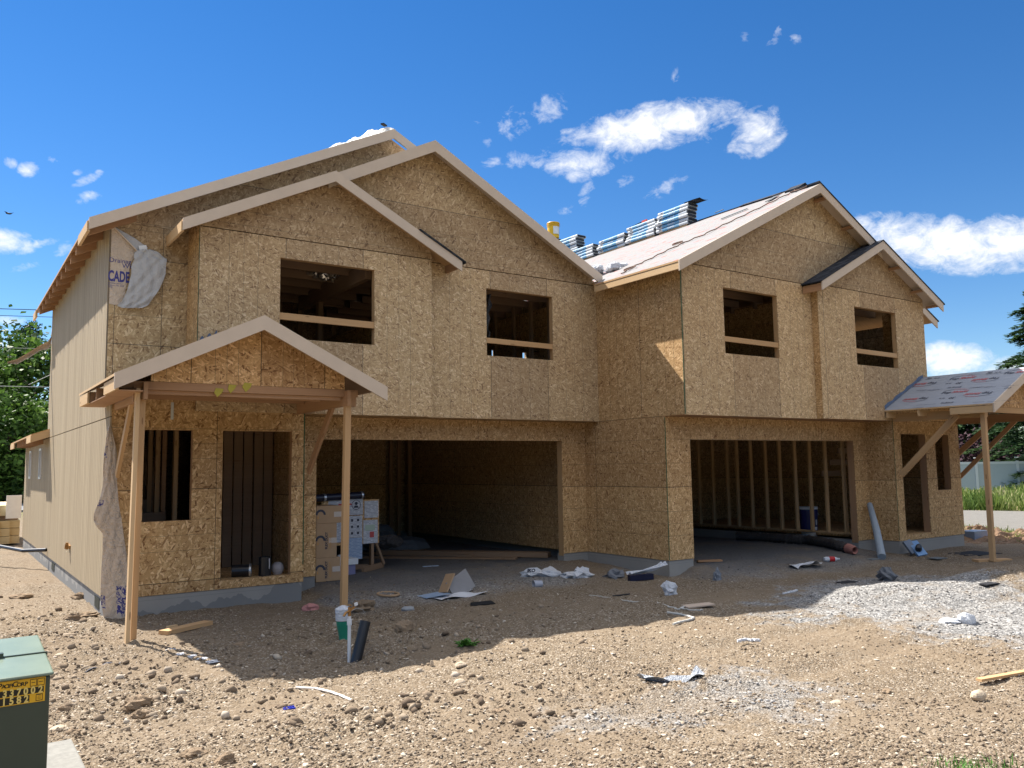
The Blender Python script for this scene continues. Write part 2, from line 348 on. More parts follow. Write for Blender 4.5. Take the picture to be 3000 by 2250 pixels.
def m_under(name,base=(.70,.70,.70),red=.45,streak=1.0):
    t=NT(name); p=t.geo(); x,y,z=t.sep(p)
    q=t.node('ShaderNodeCombineXYZ',i_0=y,i_1=z,i_2=0.0).outputs[0]
    wr=t.noise(t.map(q,(1.6,9,1)),1.0,4,.6,.8); wr2=t.noise(t.map(q,(5,22,1)),1.0,3,.6,.4)
    col=t.mix(wr,tuple(c*.88 for c in base),tuple(min(.9,c*1.10) for c in base))
    ink=t.noise(t.map(q,(3.6,16,1)),1.0,2); rows=t.math('GREATER_THAN',t.math('FRACT',t.math('DIVIDE',z,.17)),.55)
    col=t.mix(t.math('MULTIPLY',t.math('MULTIPLY',t.math('GREATER_THAN',ink,.60),rows),red),col,(.42,.14,.12))
    ink2=t.noise(t.map(q,(4.0,30,1),loc=(7,3,0)),1.0,2); col=t.mix(t.math('MULTIPLY',t.math('GREATER_THAN',ink2,.62),.28*streak),col,(.25,.26,.30))
    lp=t.math('LESS_THAN',t.math('FRACT',t.math('DIVIDE',z,.44)),.03); col=t.mix(t.math('MULTIPLY',lp,.45),col,(.30,.30,.31))
    t.base(col); t.bump(t.math('ADD',wr,t.math('MULTIPLY',wr2,.6)),.55,.03); t.b.inputs['Roughness'].default_value=.8; t.b.inputs['Specular IOR Level'].default_value=.08; return t.mat
UNDER=m_under('white_underlayment',(.27,.262,.258),.85,2.8); UNDER_GREY=m_under('grey_underlayment',(.34,.36,.40),0,.35)
INK=flat('ink_dark',(.05,.055,.08),.6); INK_RED=flat('ink_red',(.50,.09,.09),.6); INK_BLUE=flat('ink_blue',(.06,.06,.24),.6); INK_ORANGE=flat('ink_orange',(.55,.30,.10),.6)
STEEL=flat('galvanised_steel',(.55,.56,.57),.35,.8)
def m_wrap(name,col,amp=.5,sc=5.0,trans=0):
    t=NT(name); p=t.obj(); n=t.noise(p,sc,5,.6,1.2); n2=t.noise(p,sc*3.5,3,.6,.8)
    t.base(t.mix(n,tuple(c*.86 for c in col),tuple(min(.92,c*1.1) for c in col))); t.bump(t.math('ADD',n,t.math('MULTIPLY',n2,.5)),amp,.05)
    t.b.inputs['Roughness'].default_value=.5; t.b.inputs['Specular IOR Level'].default_value=.35; return t.mat
WRAP=m_wrap('house_wrap',(.66,.54,.42),1.0,6); WRAP_GREY=m_wrap('house_wrap_back',(.46,.46,.46),.7,4); PLASTIC=m_wrap('thin_plastic',(.68,.70,.74),.8,14)
FILM=m_wrap('black_film',(.03,.03,.035),.9,18); FILM.node_tree.nodes['Principled BSDF'].inputs['Roughness'].default_value=.22; FILM.node_tree.nodes['Principled BSDF'].inputs['Specular IOR Level'].default_value=.8
CARD=flat('cardboard',(.42,.28,.165),.8,var=.08); CARD_TAPE=flat('box_label',(.55,.48,.42),.5)
BLACKP=flat('black_plastic',(.016,.017,.02),.4,spec=.5); BLACKM=flat('black_metal',(.02,.022,.028),.28,.3,.6)
# ------------------------------------------------------------------ sky
SUN_D=Vector((1,-2.67,-3.56)).normalized()
el=math.asin(-SUN_D.z); az=math.atan2(-SUN_D.x,-SUN_D.y)
W=bpy.data.worlds.new('World'); S.world=W; W.use_nodes=True; wt=W.node_tree; wn=wt.nodes; wl=wt.links
bg=wn['Background']; sky=wn.new('ShaderNodeTexSky'); sky.sky_type='NISHITA'; sky.sun_disc=False; sky.sun_elevation=el; sky.sun_rotation=az
sky.altitude=400; sky.air_density=1.0; sky.dust_density=0.0; sky.ozone_density=3.0
def wm(op,a,b=0.0,c=0.0,clamp=False):
    n=wn.new('ShaderNodeMath'); n.operation=op; n.use_clamp=clamp
    for i,v in enumerate((a,b,c)):
        if i>=len(n.inputs): break
        if isinstance(v,bpy.types.NodeSocket): wl.new(v,n.inputs[i])
        else: n.inputs[i].default_value=v
    return n.outputs[0]
def vdot(a,v):
    n=wn.new('ShaderNodeVectorMath'); n.operation='DOT_PRODUCT'; wl.new(a,n.inputs[0]); n.inputs[1].default_value=v; return n.outputs['Value']
tc=wn.new('ShaderNodeTexCoord'); D=tc.outputs['Generated']
def wnoise(scale,detail,rough,dist,sc=(1,1,1)):
    mp=wn.new('ShaderNodeMapping'); wl.new(D,mp.inputs[0]); mp.inputs[3].default_value=sc
    n=wn.new('ShaderNodeTexNoise'); wl.new(mp.outputs[0],n.inputs['Vector']); n.inputs['Scale'].default_value=scale; n.inputs['Detail'].default_value=detail; n.inputs['Roughness'].default_value=rough; n.inputs['Distortion'].default_value=dist; return n.outputs[0]
n_big=wnoise(11,8,.56,.3,(1,1,1.7)); n_fine=wnoise(34,7,.66,.55,(1,1,1.5)); n_vf=wnoise(95,3,.62,.4,(1,1,1.3))
CL=[ # photo position, half length, half height, tilt (deg), density
 (1905,372,235,62,-10,1.55),(1702,478,100,48,-6,1.35),(1548,466,75,30,-8,.62),(2217,391,84,66,-25,1.2),(1608,317,58,40,-20,.62),(1503,359,58,46,-30,.62),
 (1790,468,70,28,-15,.5),(1961,545,85,22,-24,.6),(1717,570,46,20,-62,.6),(1829,533,32,20,-20,.5),(1668,384,34,12,-12,.6),(1441,475,32,14,-10,.5),(1405,366,16,24,-70,.45),(1430,412,18,18,-40,.45),
 (1981,230,14,36,5,.45),(2271,108,48,18,-52,.6),(2333,104,22,22,-40,.5),(2183,105,18,18,-30,.5),(2085,400,40,34,-30,.4),(1660,618,34,12,-15,.4),
 (2600,705,160,80,8,1.4),(2780,715,240,74,6,1.6),(2960,700,160,66,-4,1.5),(2850,770,90,28,10,.6),
 (2795,1055,105,50,0,1.6),(2760,1035,60,34,0,1.4),(2940,1080,66,36,-8,1.3),(2860,1110,170,40,0,.9),
 (18,706,70,36,8,1.25),(120,712,52,14,-6,.7),(188,728,32,20,-30,.75),(82,495,28,22,-20,.8),(30,478,18,18,0,.7),(252,528,42,14,-22,.6),(255,578,36,17,-14,.65),(225,505,16,10,0,.5),(30,940,50,16,-6,.9),(2,1010,40,36,0,1.1),(75,780,45,12,-12,.4),(290,508,12,14,40,.5),(155,468,18,9,10,.45)]
mask=None
for px,py,a,b,tilt,st in CL:
    c=ray(px,py).normalized(); t=math.radians(tilt)
    e1=(ray(px+40*math.cos(t),py+40*math.sin(t)).normalized()-c); e1=(e1-c*e1.dot(c)).normalized(); e2=c.cross(e1).normalized()
    sc=FPX*(1+((px-1500)**2+(py-1125)**2)/FPX**2)**.5
    u=wm('MULTIPLY',vdot(D,tuple(e1)),sc/(a*1.25)); v=wm('MULTIPLY',vdot(D,tuple(e2)),sc/(b*1.25))
    m=wm('SUBTRACT',1.0,wm('ADD',wm('MULTIPLY',u,u),wm('MULTIPLY',v,v))); m=wm('MULTIPLY',wm('MAXIMUM',m,0.0),st)
    mask=m if mask is None else wm('MAXIMUM',mask,m)
dens=wm('ADD',wm('MULTIPLY',mask,.95),wm('ADD',wm('MULTIPLY_ADD',n_big,1.1,-.55),wm('ADD',wm('MULTIPLY_ADD',n_fine,2.5,-1.25),wm('MULTIPLY_ADD',n_vf,.8,-.4))))
gate=wm('MULTIPLY',mask,3.0,clamp=True)
al=wm('MULTIPLY',wm('MULTIPLY',wm('SUBTRACT',dens,.30),.78,clamp=True),gate); al=wm('MULTIPLY',al,.95)
shade=wm('MULTIPLY_ADD',dens,.55,.30,clamp=True)
# broken cloud added overhead and behind the camera, outside the picture, as white fill
sx=wn.new('ShaderNodeSeparateXYZ'); wl.new(D,sx.inputs[0]); zc_=sx.outputs[2]; yc_=sx.outputs[1]
zone=wm('MAXIMUM',wm('MULTIPLY',wm('SUBTRACT',zc_,.60),8.0,clamp=True),wm('MULTIPLY',wm('MULTIPLY',wm('SUBTRACT',zc_,.30),6.0,clamp=True),wm('MULTIPLY',wm('SUBTRACT',-.25,yc_),4.0,clamp=True)))
bk=wm('MULTIPLY',wm('SUBTRACT',wnoise(3.2,6,.55,.3,(1,1,1.6)),.40),7.0,clamp=True)
fillc=wm('MULTIPLY',wm('MULTIPLY',bk,zone),.9)
cc=wn.new('ShaderNodeMix'); cc.data_type='RGBA'; wl.new(shade,cc.inputs[0]); cc.inputs[6].default_value=(4.2,4.8,5.8,1); cc.inputs[7].default_value=(6.9,6.9,6.9,1)
hs=wn.new('ShaderNodeHueSaturation'); wl.new(sky.outputs[0],hs.inputs['Color']); hs.inputs['Saturation'].default_value=1.32; hs.inputs['Hue'].default_value=.506; hs.inputs['Value'].default_value=.84
mx=wn.new('ShaderNodeMix'); mx.data_type='RGBA'; wl.new(al,mx.inputs[0]); wl.new(hs.outputs[0],mx.inputs[6]); wl.new(cc.outputs[2],mx.inputs[7])
# tree-line band added behind and beside the camera, outside the picture, to dim interiors
tl=wm('MULTIPLY',wm('SUBTRACT',wm('MULTIPLY_ADD',wnoise(9,3,.5,0),.14,.10),zc_),60.0,clamp=True)
tl=wm('MULTIPLY',tl,wm('MULTIPLY',wm('SUBTRACT',.05,yc_),8.0,clamp=True))
m3=wn.new('ShaderNodeMix'); m3.data_type='RGBA'; wl.new(fillc,m3.inputs[0]); wl.new(mx.outputs[2],m3.inputs[6]); m3.inputs[7].default_value=(11.5,11.2,10.6,1)
m2=wn.new('ShaderNodeMix'); m2.data_type='RGBA'; wl.new(tl,m2.inputs[0]); wl.new(m3.outputs[2],m2.inputs[6]); m2.inputs[7].default_value=(.55,.70,.38,1)
wl.new(m2.outputs[2],bg.inputs['Color']); bg.inputs['Strength'].default_value=.075
sl=bpy.data.lights.new('sun','SUN'); so=bpy.data.objects.new('sun',sl); C.objects.link(so); sl.energy=4.7; sl.angle=math.radians(.53); sl.color=(1,.94,.86)
so.rotation_euler=SUN_D.to_track_quat('-Z','Y').to_euler(); so.location=(-6,30,35)
S.view_settings.view_transform='Standard'; S.view_settings.look='None'; S.view_settings.exposure=1.22; S.view_settings.gamma=1
S.render.engine='CYCLES'; S.cycles.max_bounces=6; S.cycles.diffuse_bounces=2; S.cycles.glossy_bounces=2
# ------------------------------------------------------------------ the house
G0=-.16                                   # ground at the walls
FT=.10; SOF=2.52; JN=5.09                 # foundation top, soffit, gable joint
HOUSE=thing('unfinished_house','two-storey duplex under construction clad in bare wood-strand sheathing, with open window holes and gabled roofs','house',(5.9,12.2,G0))
def part(mb,name,mats,parent=HOUSE,**k): return mb.build(name,mats,parent,**k)
TH=.012
XP=10.07                                   # line between the two homes
# --- wall sheathing, ground floor
E_Y,GA_Y,EB_Y,GB_Y=11.72,12.20,9.48,10.08
dA=(3.20,4.18,.215,2.258); wA=(2.185,2.80,1.055,2.26); gA=(4.74,9.505,-.3,2.168)
dB=(16.17,17.10,.215,2.256); wB=(17.47,18.02,1.075,2.252); gB=(10.665,15.44,-.3,2.126)
part(MB().wall('y',E_Y,1.79,4.37,FT+.004,2.90,[dA,wA],TH,0),'entry_wall',[OSB_ENT])
part(MB().wall('x',4.358,E_Y+TH+.002,GA_Y-.002,FT+.004,SOF-.004,[],TH,0),'return_wall',[OSB_LOW2])
part(MB().wall('y',GA_Y,4.372,XP-.002,FT+.004,SOF-.003,[gA],TH,0,uo=(.3,0)),'garage_wall',[OSB_LOW])
part(MB().wall('x',XP,GB_Y+.002,GA_Y+7.3,FT+.004,SOF-.003,[],TH,0),'side_wall',[OSB_LOW2])
part(MB().wall('y',GB_Y,XP+TH+.002,15.904-.002,FT+.004,SOF-.003,[gB],TH,0,uo=(.9,0)),'garage_wall',[OSB_LOW])
part(MB().wall('x',15.904,EB_Y+TH+.002,GB_Y+TH,FT+.004,SOF-.003,[],TH,0),'return_wall',[OSB_LOW2])
part(MB().wall('y',EB_Y,15.904,18.44,FT+.004,2.85,[dB,wB],TH,0,uo=(1.3,0)),'entry_wall',[OSB_LOW])
part(MB().wall('x',18.43,EB_Y+TH+.002,19.4,FT+.004,2.84,[],TH,0),'end_wall',[OSB_LOW2]); part(MB().wall('x',18.43,EB_Y+.92,19.4,2.845,4.9,[],TH,0),'end_wall',[OSB_P0])
part(MB().wall('y',EB_Y+.9,17.30,18.42,2.86,4.9,[],TH,0),'recess_wall',[OSB_P0])
# --- upper storey
P0_Y,BA_Y,P1_Y,PB_Y,BB_Y=12.28,11.63,11.784,9.608,9.46
w1=(3.945,5.438,3.606,4.79); w2=(7.604,9.031,3.604,4.772); w3=(11.117,12.58,3.607,4.772); w4=(14.77,16.22,3.606,4.768)
part(MB().wall('y',BA_Y,2.806,6.45,SOF,JN-.008,[w1],TH,0),'upper_wall',[OSB_UP])
part(MB().wall('y',P1_Y,6.452,XP-.002,SOF,JN-.008,[w2],TH,0),'upper_wall',[OSB_UP])
part(MB().wall('x',2.806,BA_Y+TH+.002,P0_Y-.002,2.6,JN+.12,[],TH,0),'bay_side',[OSB_SIDE_UP])
part(MB().wall('y',P0_Y,1.79,2.9,2.905,5.16,[],TH,0),'recess_wall',[OSB_P0])
part(MB().wall('x',XP,PB_Y+TH+.002,P1_Y+.5,SOF+.004,JN,[],TH,0),'upper_side_wall',[OSB_SIDE_UP])
part(MB().wall('y',PB_Y,XP,13.60,SOF,JN-.008,[w3],TH,0),'upper_wall',[OSB_UPB])
part(MB().wall('y',BB_Y,13.60,17.30,SOF,JN-.008,[w4],TH,0),'upper_wall',[OSB_UPB])
part(MB().wall('x',13.60,BB_Y+TH+.002,PB_Y-.002,SOF,5.0,[],TH,0),'bay_side',[OSB_SIDE_UP])
part(MB().wall('x',17.288,BB_Y+TH+.002,10.4,SOF,5.0,[],TH,0),'bay_side',[OSB_SIDE_UP])
# --- soffits under the overhang
sm=MB(); sm.box(4.374,XP-.003,P1_Y+TH+.002,GA_Y+.05,SOF+.002,SOF+.03); sm.box(4.374,6.448,BA_Y+TH+.002,P1_Y+TH,SOF+.003,SOF+.028)
part(sm,'soffit',[OSB_LOW2]); sm=MB(); sm.box(XP+TH+.003,15.9,PB_Y+TH+.002,GB_Y+.05,SOF+.002,SOF+.03); sm.box(13.615,15.9,BB_Y+TH+.002,PB_Y+TH,SOF+.003,SOF+.028)
part(sm,'soffit',[LUM_RED])
sm=MB()
for x in (4.45,5.6,7.0,8.2,9.3): sm.bar((x,P1_Y+.02,SOF-.012),(min(x+1.1,XP-.02),P1_Y+.02,SOF-.012),.04,.02)
# --- gable sheathing
def gable(xa,za,pl,pr,y,x0,x1,mat,z0=JN+.006,drop=.03):
    zl=za-pl*(xa-x0)-drop; zr=za-pr*(x1-xa)-drop; P=[]
    P.append((x0,z0)); 
    if zl>z0+.01: P[-1]=(x0,z0); P0=[(x0,z0),(x1,z0),(x1,max(z0,zr)),(xa,za-drop),(x0,max(z0,zl))]
    else:
        xl=xa-(za-drop-z0)/pl; xr=min(x1,xa+(za-drop-z0)/pr); P0=[(xl,z0),(xr,z0),(xa,za-drop)]
    m=MB(); m.prism(P0,'y',y,y+TH); return part(m,'gable_sheathing',[mat])
gable(4.67,6.14,.497,.502,BA_Y,2.81,6.45,OSB_GAB)
gable(6.454,7.054,.518,.518,P1_Y,2.85,XP,OSB_GAB)
gable(5.95,7.305,.4977,.4977,P0_Y,1.80,9.9,OSB_GAB,z0=5.165)
gable(13.657,7.021,.5125,.5125,PB_Y,XP,17.28,OSB_GAB)
gable(15.43,6.116,.512,.497,BB_Y,13.61,17.30,OSB_GAB)
part(MB().box(2.83,XP+1,P1_Y+.03,P1_Y+.05,JN-.05,JN+.05).box(XP+.02,17.2,PB_Y+.03,PB_Y+.05,JN-.05,JN+.05).box(2.83,6.44,BA_Y+.03,BA_Y+.05,JN-.05,JN+.05).box(13.63,17.28,BB_Y+.03,BB_Y+.05,JN-.05,JN+.05),'rim_board',[DARK])
# --- left side: grooved siding over both storeys, lower home at the back
SX=1.77
part(MB().wall('x',SX,P0_Y+.004,19.4,2.43,5.13,[],.018,0),'siding',[SIDING])
part(MB().wall('x',SX,E_Y-.004,P0_Y+.002,2.43,2.92,[],.018,0),'siding',[SIDING])
vA=(22.85,23.15,1.64,2.20); vB=(20.45,20.75,1.64,2.20)
part(MB().wall('x',SX,E_Y-.004,24.6,FT+.012,2.416,[vA,vB],.018,0),'siding',[SIDING])
part(MB().box(SX+.010,SX+.03,E_Y+.02,24.5,2.40,2.46),'joint_shadow_strip',[flat('joint_shadow',(.12,.10,.07),.9)])  # dark backing strip paints the shadow line of the siding joint
for v in (vA,vB):
    m=MB(); a,b,c,d=v; x0,x1=SX-.022,SX+.03
    m.box(x0,x1,a-.05,a,c-.05,d+.05); m.box(x0,x1,b,b+.05,c-.05,d+.05); m.box(x0,x1,a,b,c-.05,c); m.box(x0,x1,a,b,d,d+.05)
    f=part(m,'window',[WHITE_PL]); g=flat('window_glass',(.05,.07,.09),.05,spec=.8); part(MB().box(SX+.008,SX+.014,a,b,c,d),'pane',[g],parent=f)
# rear walls and ends, floors
rm=MB()
sl=[]
for px in (1441,1503,1531,1561):
    p=pY(px,1035,19.3); sl.append((p.x-.045,p.x+.06,p.z-.9,p.z+.5))
hd=[(4.0,4.5,.9,2.1),(9.0,9.5,.6,2.0)]
rm.prism([(1.8,5.0),(XP,5.0),(XP,5.2),(5.95,7.24),(1.8,5.2)],'y',19.39,19.48); rm.wall('y',19.38,1.8,XP,FT,5.0,[(2.9,3.15,.45,1.7)],.1); part(rm,'rear_wall',[OSB_UP])
slB=[]
for px,w_ in ((1441,8),(1503,7),(1531,11),(1561,5)):
    p=pY(px,1035,19.38); q=pY(px+w_,1035,19.38); slB.append((p.x,q.x,pY(px,1062,19.38).z,pY(px,1000,19.38).z))
part(MB().wall('y',19.38,XP+.02,18.42,FT,5.0,slB,.1).prism([(XP+.02,5.0),(18.4,5.0),(18.4,5.1),(14.16,7.2),(XP+.02,5.1)],'y',19.39,19.48),'rear_wall',[OSB_UP])
part(MB().wall('y',24.5,1.8,6,FT,2.4,[],.1),'rear_wall',[OSB_UP])
part(MB().box(1.8,4.35,E_Y+.02,19.3,FT+.02,.214),'ground_floor',[OSB_LOW2]); part(MB().box(15.93,18.4,EB_Y+.02,19.3,FT+.02,.214),'ground_floor',[OSB_LOW2])
fl=MB(); fl.box(2.85,XP-.02,P1_Y+.05,19.3,2.62,2.80); fl.box(2.85,6.4,BA_Y+.05,P1_Y+.05,2.62,2.80); fl.box(1.8,2.85,P0_Y+.05,19.3,2.62,2.8); fl.box(XP+.04,17.25,PB_Y+.05,19.3,2.62,2.80); fl.box(15.93,18.4,EB_Y+.05,GB_Y+.4,2.62,2.80)
part(fl,'upper_floor',[OSB_LOW2])
# --- foundation
fm=MB(); y0=.012
def fbox(x0,x1,ya,yb): fm.box(x0,x1,ya,yb,-.5,FT)
fbox(SX+.02,SX+.2,E_Y+y0,24.5); fbox(SX+.2,4.35,E_Y+y0,E_Y+.2); fbox(4.16,4.35,E_Y+.2,GA_Y+y0); fbox(4.35,4.735,GA_Y+y0,GA_Y+.2)
F=part(fm,'foundation',[CONC]); fm=MB()
fbox(9.51,XP+.01,GA_Y+y0,GA_Y+.2); fbox(XP+.01,XP+.2,GB_Y+y0,19.3); fbox(XP+.2,10.655,GB_Y+y0,GB_Y+.2); part(fm,'foundation',[CONC]); fm=MB()
fbox(15.45,15.92,GB_Y+y0,GB_Y+.2); fbox(15.914,16.1,EB_Y+y0,GB_Y+y0); fbox(16.1,18.42,EB_Y+y0,EB_Y+.2); fbox(18.2,18.42,EB_Y+.2,19.3)
fbox(15.60,15.75,GB_Y+.2,15.2)
part(MB().box(1.99,18.15,19.36,19.5,-.5,FT-.004),'foundation',[CONC])
part(fm,'foundation',[CONC])
for a,b in ((17.41,17.86),(12.2,12.58)):
    m=MB(); m.box(SX+.012,SX+.0195,a,b,-.075,.065); part(m,'crawl_vent',[flat('vent_dark',(.02,.025,.02),.6)],parent=F)
# --- rough framing of the openings, each with its braces
def opening(h,y,rail=True,sill=True,name='window_frame',mat=LUM,raildz=(.34,.43),depth=.089):
    a,b,c,d=h; m=MB(); y0=y+TH+.001; y1=y0+depth
    m.bar((a-.019,(y0+y1)/2,c-.04),(a-.019,(y0+y1)/2,d+.04),.038,depth,up=(0,1,0)); m.bar((b+.019,(y0+y1)/2,c-.04),(b+.019,(y0+y1)/2,d+.04),.038,depth,up=(0,1,0))
    m.bar((a,(y0+y1)/2,d+.019),(b,(y0+y1)/2,d+.019),depth,.038)
    if sill: m.bar((a,(y0+y1)/2,c-.019),(b,(y0+y1)/2,c-.019),depth,.038)
    o=part(m,name,[mat])
    if rail: part(MB().bar((a+.001,y0+.02,c+(raildz[0]+raildz[1])/2),(b-.001,y0+.02,c+(raildz[0]+raildz[1])/2-.012),.038,raildz[1]-raildz[0]),'guard_rail',[LUM],parent=o)
    return o
opening(w1,BA_Y,raildz=(.275,.375)); opening(w2,P1_Y,raildz=(.22,.31)); opening(w3,PB_Y,raildz=(.215,.305)); opening(w4,BB_Y,raildz=(.235,.325))
opening(wA,E_Y,rail=False,mat=LUM_RED); opening(wB,EB_Y,rail=False,mat=LUM_RED,depth=.13)
opening(dA,E_Y,rail=False,sill=False,name='door_frame',mat=LUM_RED); opening(dB,EB_Y,rail=False,sill=False,name='door_frame',mat=LUM_RED,depth=.14)
opening((gA[0],gA[1],FT,gA[3]),GA_Y,rail=False,sill=False,name='garage_frame',mat=LUM,depth=.14); opening((gB[0],gB[1],FT,gB[3]),GB_Y,rail=False,sill=False,name='garage_frame',mat=LUM_RED,depth=.14)
# --- green sealed sheet edges
GRN=flat('green_edge',(.02,.09,.04),.7); m=MB()
m.box(2.802,2.806,BA_Y-.004,BA_Y+.010,SOF+.2,5.05); m.box(XP-.004,XP+.014,PB_Y-.003,PB_Y,SOF+.01,JN-.1); m.box(XP-.004,XP+.012,GB_Y-.003,GB_Y,FT+.02,SOF-.02); m.box(4.356,4.370,E_Y-.003,E_Y,.35,2.6); m.box(15.9,15.912,EB_Y-.003,EB_Y,FT+.02,SOF)
part(m,'edge_seal',[GRN])
# ------------------------------------------------------------------ roofs
def plane(x0,z0,s): return lambda x,y: z0+s*(x-x0)
def roof(name='roof'): return bpy.data.objects.new(name,None)
def rake(parent,pts,y,h,th=.025,mat=TRIM,drop=.0):
    # pts: two (x,z) ends of the top edge ; vertical plumb board
    (xa,za),(xb,zb)=pts; m=MB(); m.prism([(xa,za-drop),(xb,zb-drop),(xb,zb-h),(xa,za-h)],'y',y,y+th); return part(m,'fascia',[mat],parent=parent)
def layer(plan,zf,th,mats,name,parent=HOUSE):
    m=MB(); m.slab(plan,zf,th,0,1,2 if len(mats)>2 else 1); return part(m,name,mats,parent=parent)
DECK=OSB_UP
# main left roof
zL=plane(1.48,5.08,.4977); YF=11.98
R1=layer([(1.48,YF+.026),(5.95,YF+.026),(5.95,19.85),(1.48,19.85)],zL,.03,[UNDER_GREY,LUM,LUM_RED],'roof')
zR=plane(5.95,7.305,-.4977)
layer([(5.95,P0_Y),(XP,P0_Y),(XP,19.85),(5.95,19.85)],zR,.03,[SHING,LUM,LUM_RED],'roof')
rake(R1,((1.475,5.085),(5.95,7.312)),YF,.162); rake(R1,((5.95,7.312),(6.62,6.979)),YF,.162)
for k in range(12):
    y=12.24+.612*k
    if y>19.7: break
    m=MB(); x0,x1=1.50,2.1; m.prism([(x0,zL(x0,0)-.032),(x1,zL(x1,0)-.032),(x1,zL(x1,0)-.19),(x0,zL(x0,0)-.185)],'y',y,y+.038); part(m,'rafter_tail',[LUM_RED],parent=R1)
m=MB(); m.box(1.455,1.493,YF+.03,12.9,4.905,5.045); part(m,'eave_fascia',[LUM_PALE],parent=R1)
m=MB(); m.box(1.455,1.493,19.3,19.85,4.905,5.045); part(m,'eave_fascia',[LUM_PALE],parent=R1)
# garage gable, left home
zl=plane(6.454,7.054,.518); zr=plane(6.454,7.054,-.518); YG=11.484
R2=layer([(4.62,YG+.026),(6.454,YG+.026),(6.454,12.25),(4.62,12.25)],zl,.03,[UNDER_GREY,LUM,TRIM],'roof')
layer([(6.454,YG+.026),(9.985,YG+.026),(9.985,12.26),(6.454,12.26)],zr,.03,[SHING,LUM,TRIM],'roof')
rake(R2,((4.62,zl(4.62,0)+.006),(6.454,7.060)),YG,.19); rake(R2,((6.454,7.060),(9.99,zr(9.99,0)+.006)),YG,.19)
# small gable over the bay, left home
zl=plane(4.67,6.14,.4977); zr=plane(4.67,6.14,-.503); YS=11.33
R3=layer([(2.52,YS+.026),(4.67,YS+.026),(4.67,P1_Y-.005),(2.83,P1_Y-.005),(2.83,P0_Y-.005),(2.52,P0_Y-.005)],zl,.028,[UNDER_GREY,LUM,OSB_SIDE_UP],'roof')
layer([(4.67,YS+.026),(6.85,YS+.026),(6.85,P1_Y-.005),(4.67,P1_Y-.005)],zr,.028,[SHING,DARK,LUM],'roof')
rake(R3,((2.515,5.075),(4.67,6.146)),YS,.165); rake(R3,((4.67,6.146),(6.855,zr(6.855,0)+.006)),YS,.165)
part(MB().box(2.50,2.535,YS+.03,P0_Y-.01,4.90,5.04),'eave_fascia',[LUM_PALE],parent=R3)
part(MB().bar((6.80,YS+.05,4.99),(6.80,P1_Y-.02,4.99),.035,.13),'eave_fascia',[LUM_RED],parent=R3)
m=MB(); m.slab([(6.08,YS-.02),(6.92,YS-.02),(6.92,P1_Y-.01),(6.08,P1_Y-.01)],lambda x,y:zr(x,y)+.038,.030); part(m,'starter_shingles',[SHING],parent=R3)
# right home: one big left slope under white underlayment
zl=plane(13.657,7.021,.5125); YR=9.308; EX=9.756
R4=layer([(EX,YR+.026),(13.657,YR+.026),(13.657,9.96),(14.16,9.96),(14.16,19.85),(9.985,19.85),(9.985,11.5),(EX,11.47)],zl,.03,[UNDER,LUM,OSB_SIDE_UP],'roof')
zr=plane(13.657,7.021,-.5125); zr2=plane(14.16,zl(14.16,0),-.5125)
layer([(13.657,YR+.026),(15.6,YR+.026),(15.6,9.98),(13.657,9.98)],zr,.03,[SHING,DARK,TRIM],'roof')
layer([(14.16,9.98),(18.80,9.98),(18.80,19.85),(14.16,19.85)],zr2,.03,[SHING,DARK,LUM],'roof')
rake(R4,((EX-.004,zl(EX,0)+.002),(13.657,7.026)),YR,.185,drop=.004); rake(R4,((13.657,7.026),(15.62,zr(15.62,0)+.002)),YR,.185)
rake(R4,((16.6,zr2(16.6,0)),(18.80,zr2(18.80,0))),9.955,.165)
m=MB(); m.slab([(13.62,YR-.012),(15.62,YR-.012),(15.62,9.98),(13.62,9.98)],lambda x,y:zr(x,y)+.03,.024); m.slab([(14.16,9.985),(18.84,9.94),(18.84,19.8),(14.16,19.8)],lambda x,y:zr2(x,y)+.03,.024); part(m,'shingles',[SHING],parent=R4)
part(MB().box(EX+.006,EX+.044,YR+.03,11.46,zl(EX,0)-.145,zl(EX,0)-.034),'eave_fascia',[LUM_PALE],parent=R4)
part(MB().bar((EX+.05,11.0,4.90),(XP-.01,11.0,4.90),.038,.09),'lookout',[LUM],parent=R4)
for x in (13.9,14.75): part(MB().bar((x,YR+.03,zr(x,0)-.10),(x,PB_Y-.003,zr(x,0)-.10),.09,.05),'lookout',[LUM_RED],parent=R4)
# ridge vent peak and loose shingle pieces on the ridge
# small gable over the bay, right home
zl5=plane(15.43,6.116,.507); zr5=plane(15.43,6.116,-.497); YT=9.16
R5=layer([(13.34,YT+.026),(15.43,YT+.026),(15.43,PB_Y-.004),(13.34,PB_Y-.004)],zl5,.03,[SHING,DARK,TRIM],'roof')
layer([(15.43,YT+.026),(17.58,YT+.026),(17.58,PB_Y+.5),(15.43,PB_Y+.5)],zr5,.03,[SHING,DARK,TRIM],'roof')
rake(R5,((13.335,5.058),(15.43,6.122)),YT,.172); rake(R5,((15.43,6.122),(17.585,5.052)),YT,.172)
m=MB(); m.slab([(13.30,YT-.012),(15.43,YT-.012),(15.43,PB_Y-.004),(13.30,PB_Y-.004)],lambda x,y:zl5(x,y)+.028,.024); m.slab([(15.43,YT-.012),(17.63,YT-.012),(17.63,PB_Y+.5),(15.43,PB_Y+.5)],lambda x,y:zr5(x,y)+.028,.024); part(m,'shingles',[SHING],parent=R5)
part(MB().box(13.345,13.38,YT+.03,PB_Y-.01,4.89,5.025),'eave_fascia',[LUM_RED],parent=R5)
for x in (16.1,16.9,17.45): part(MB().bar((x,YT+.03,zr5(x,0)-.11),(x,BB_Y-.003,zr5(x,0)-.11),.09,.045),'lookout',[LUM_RED],parent=R5)
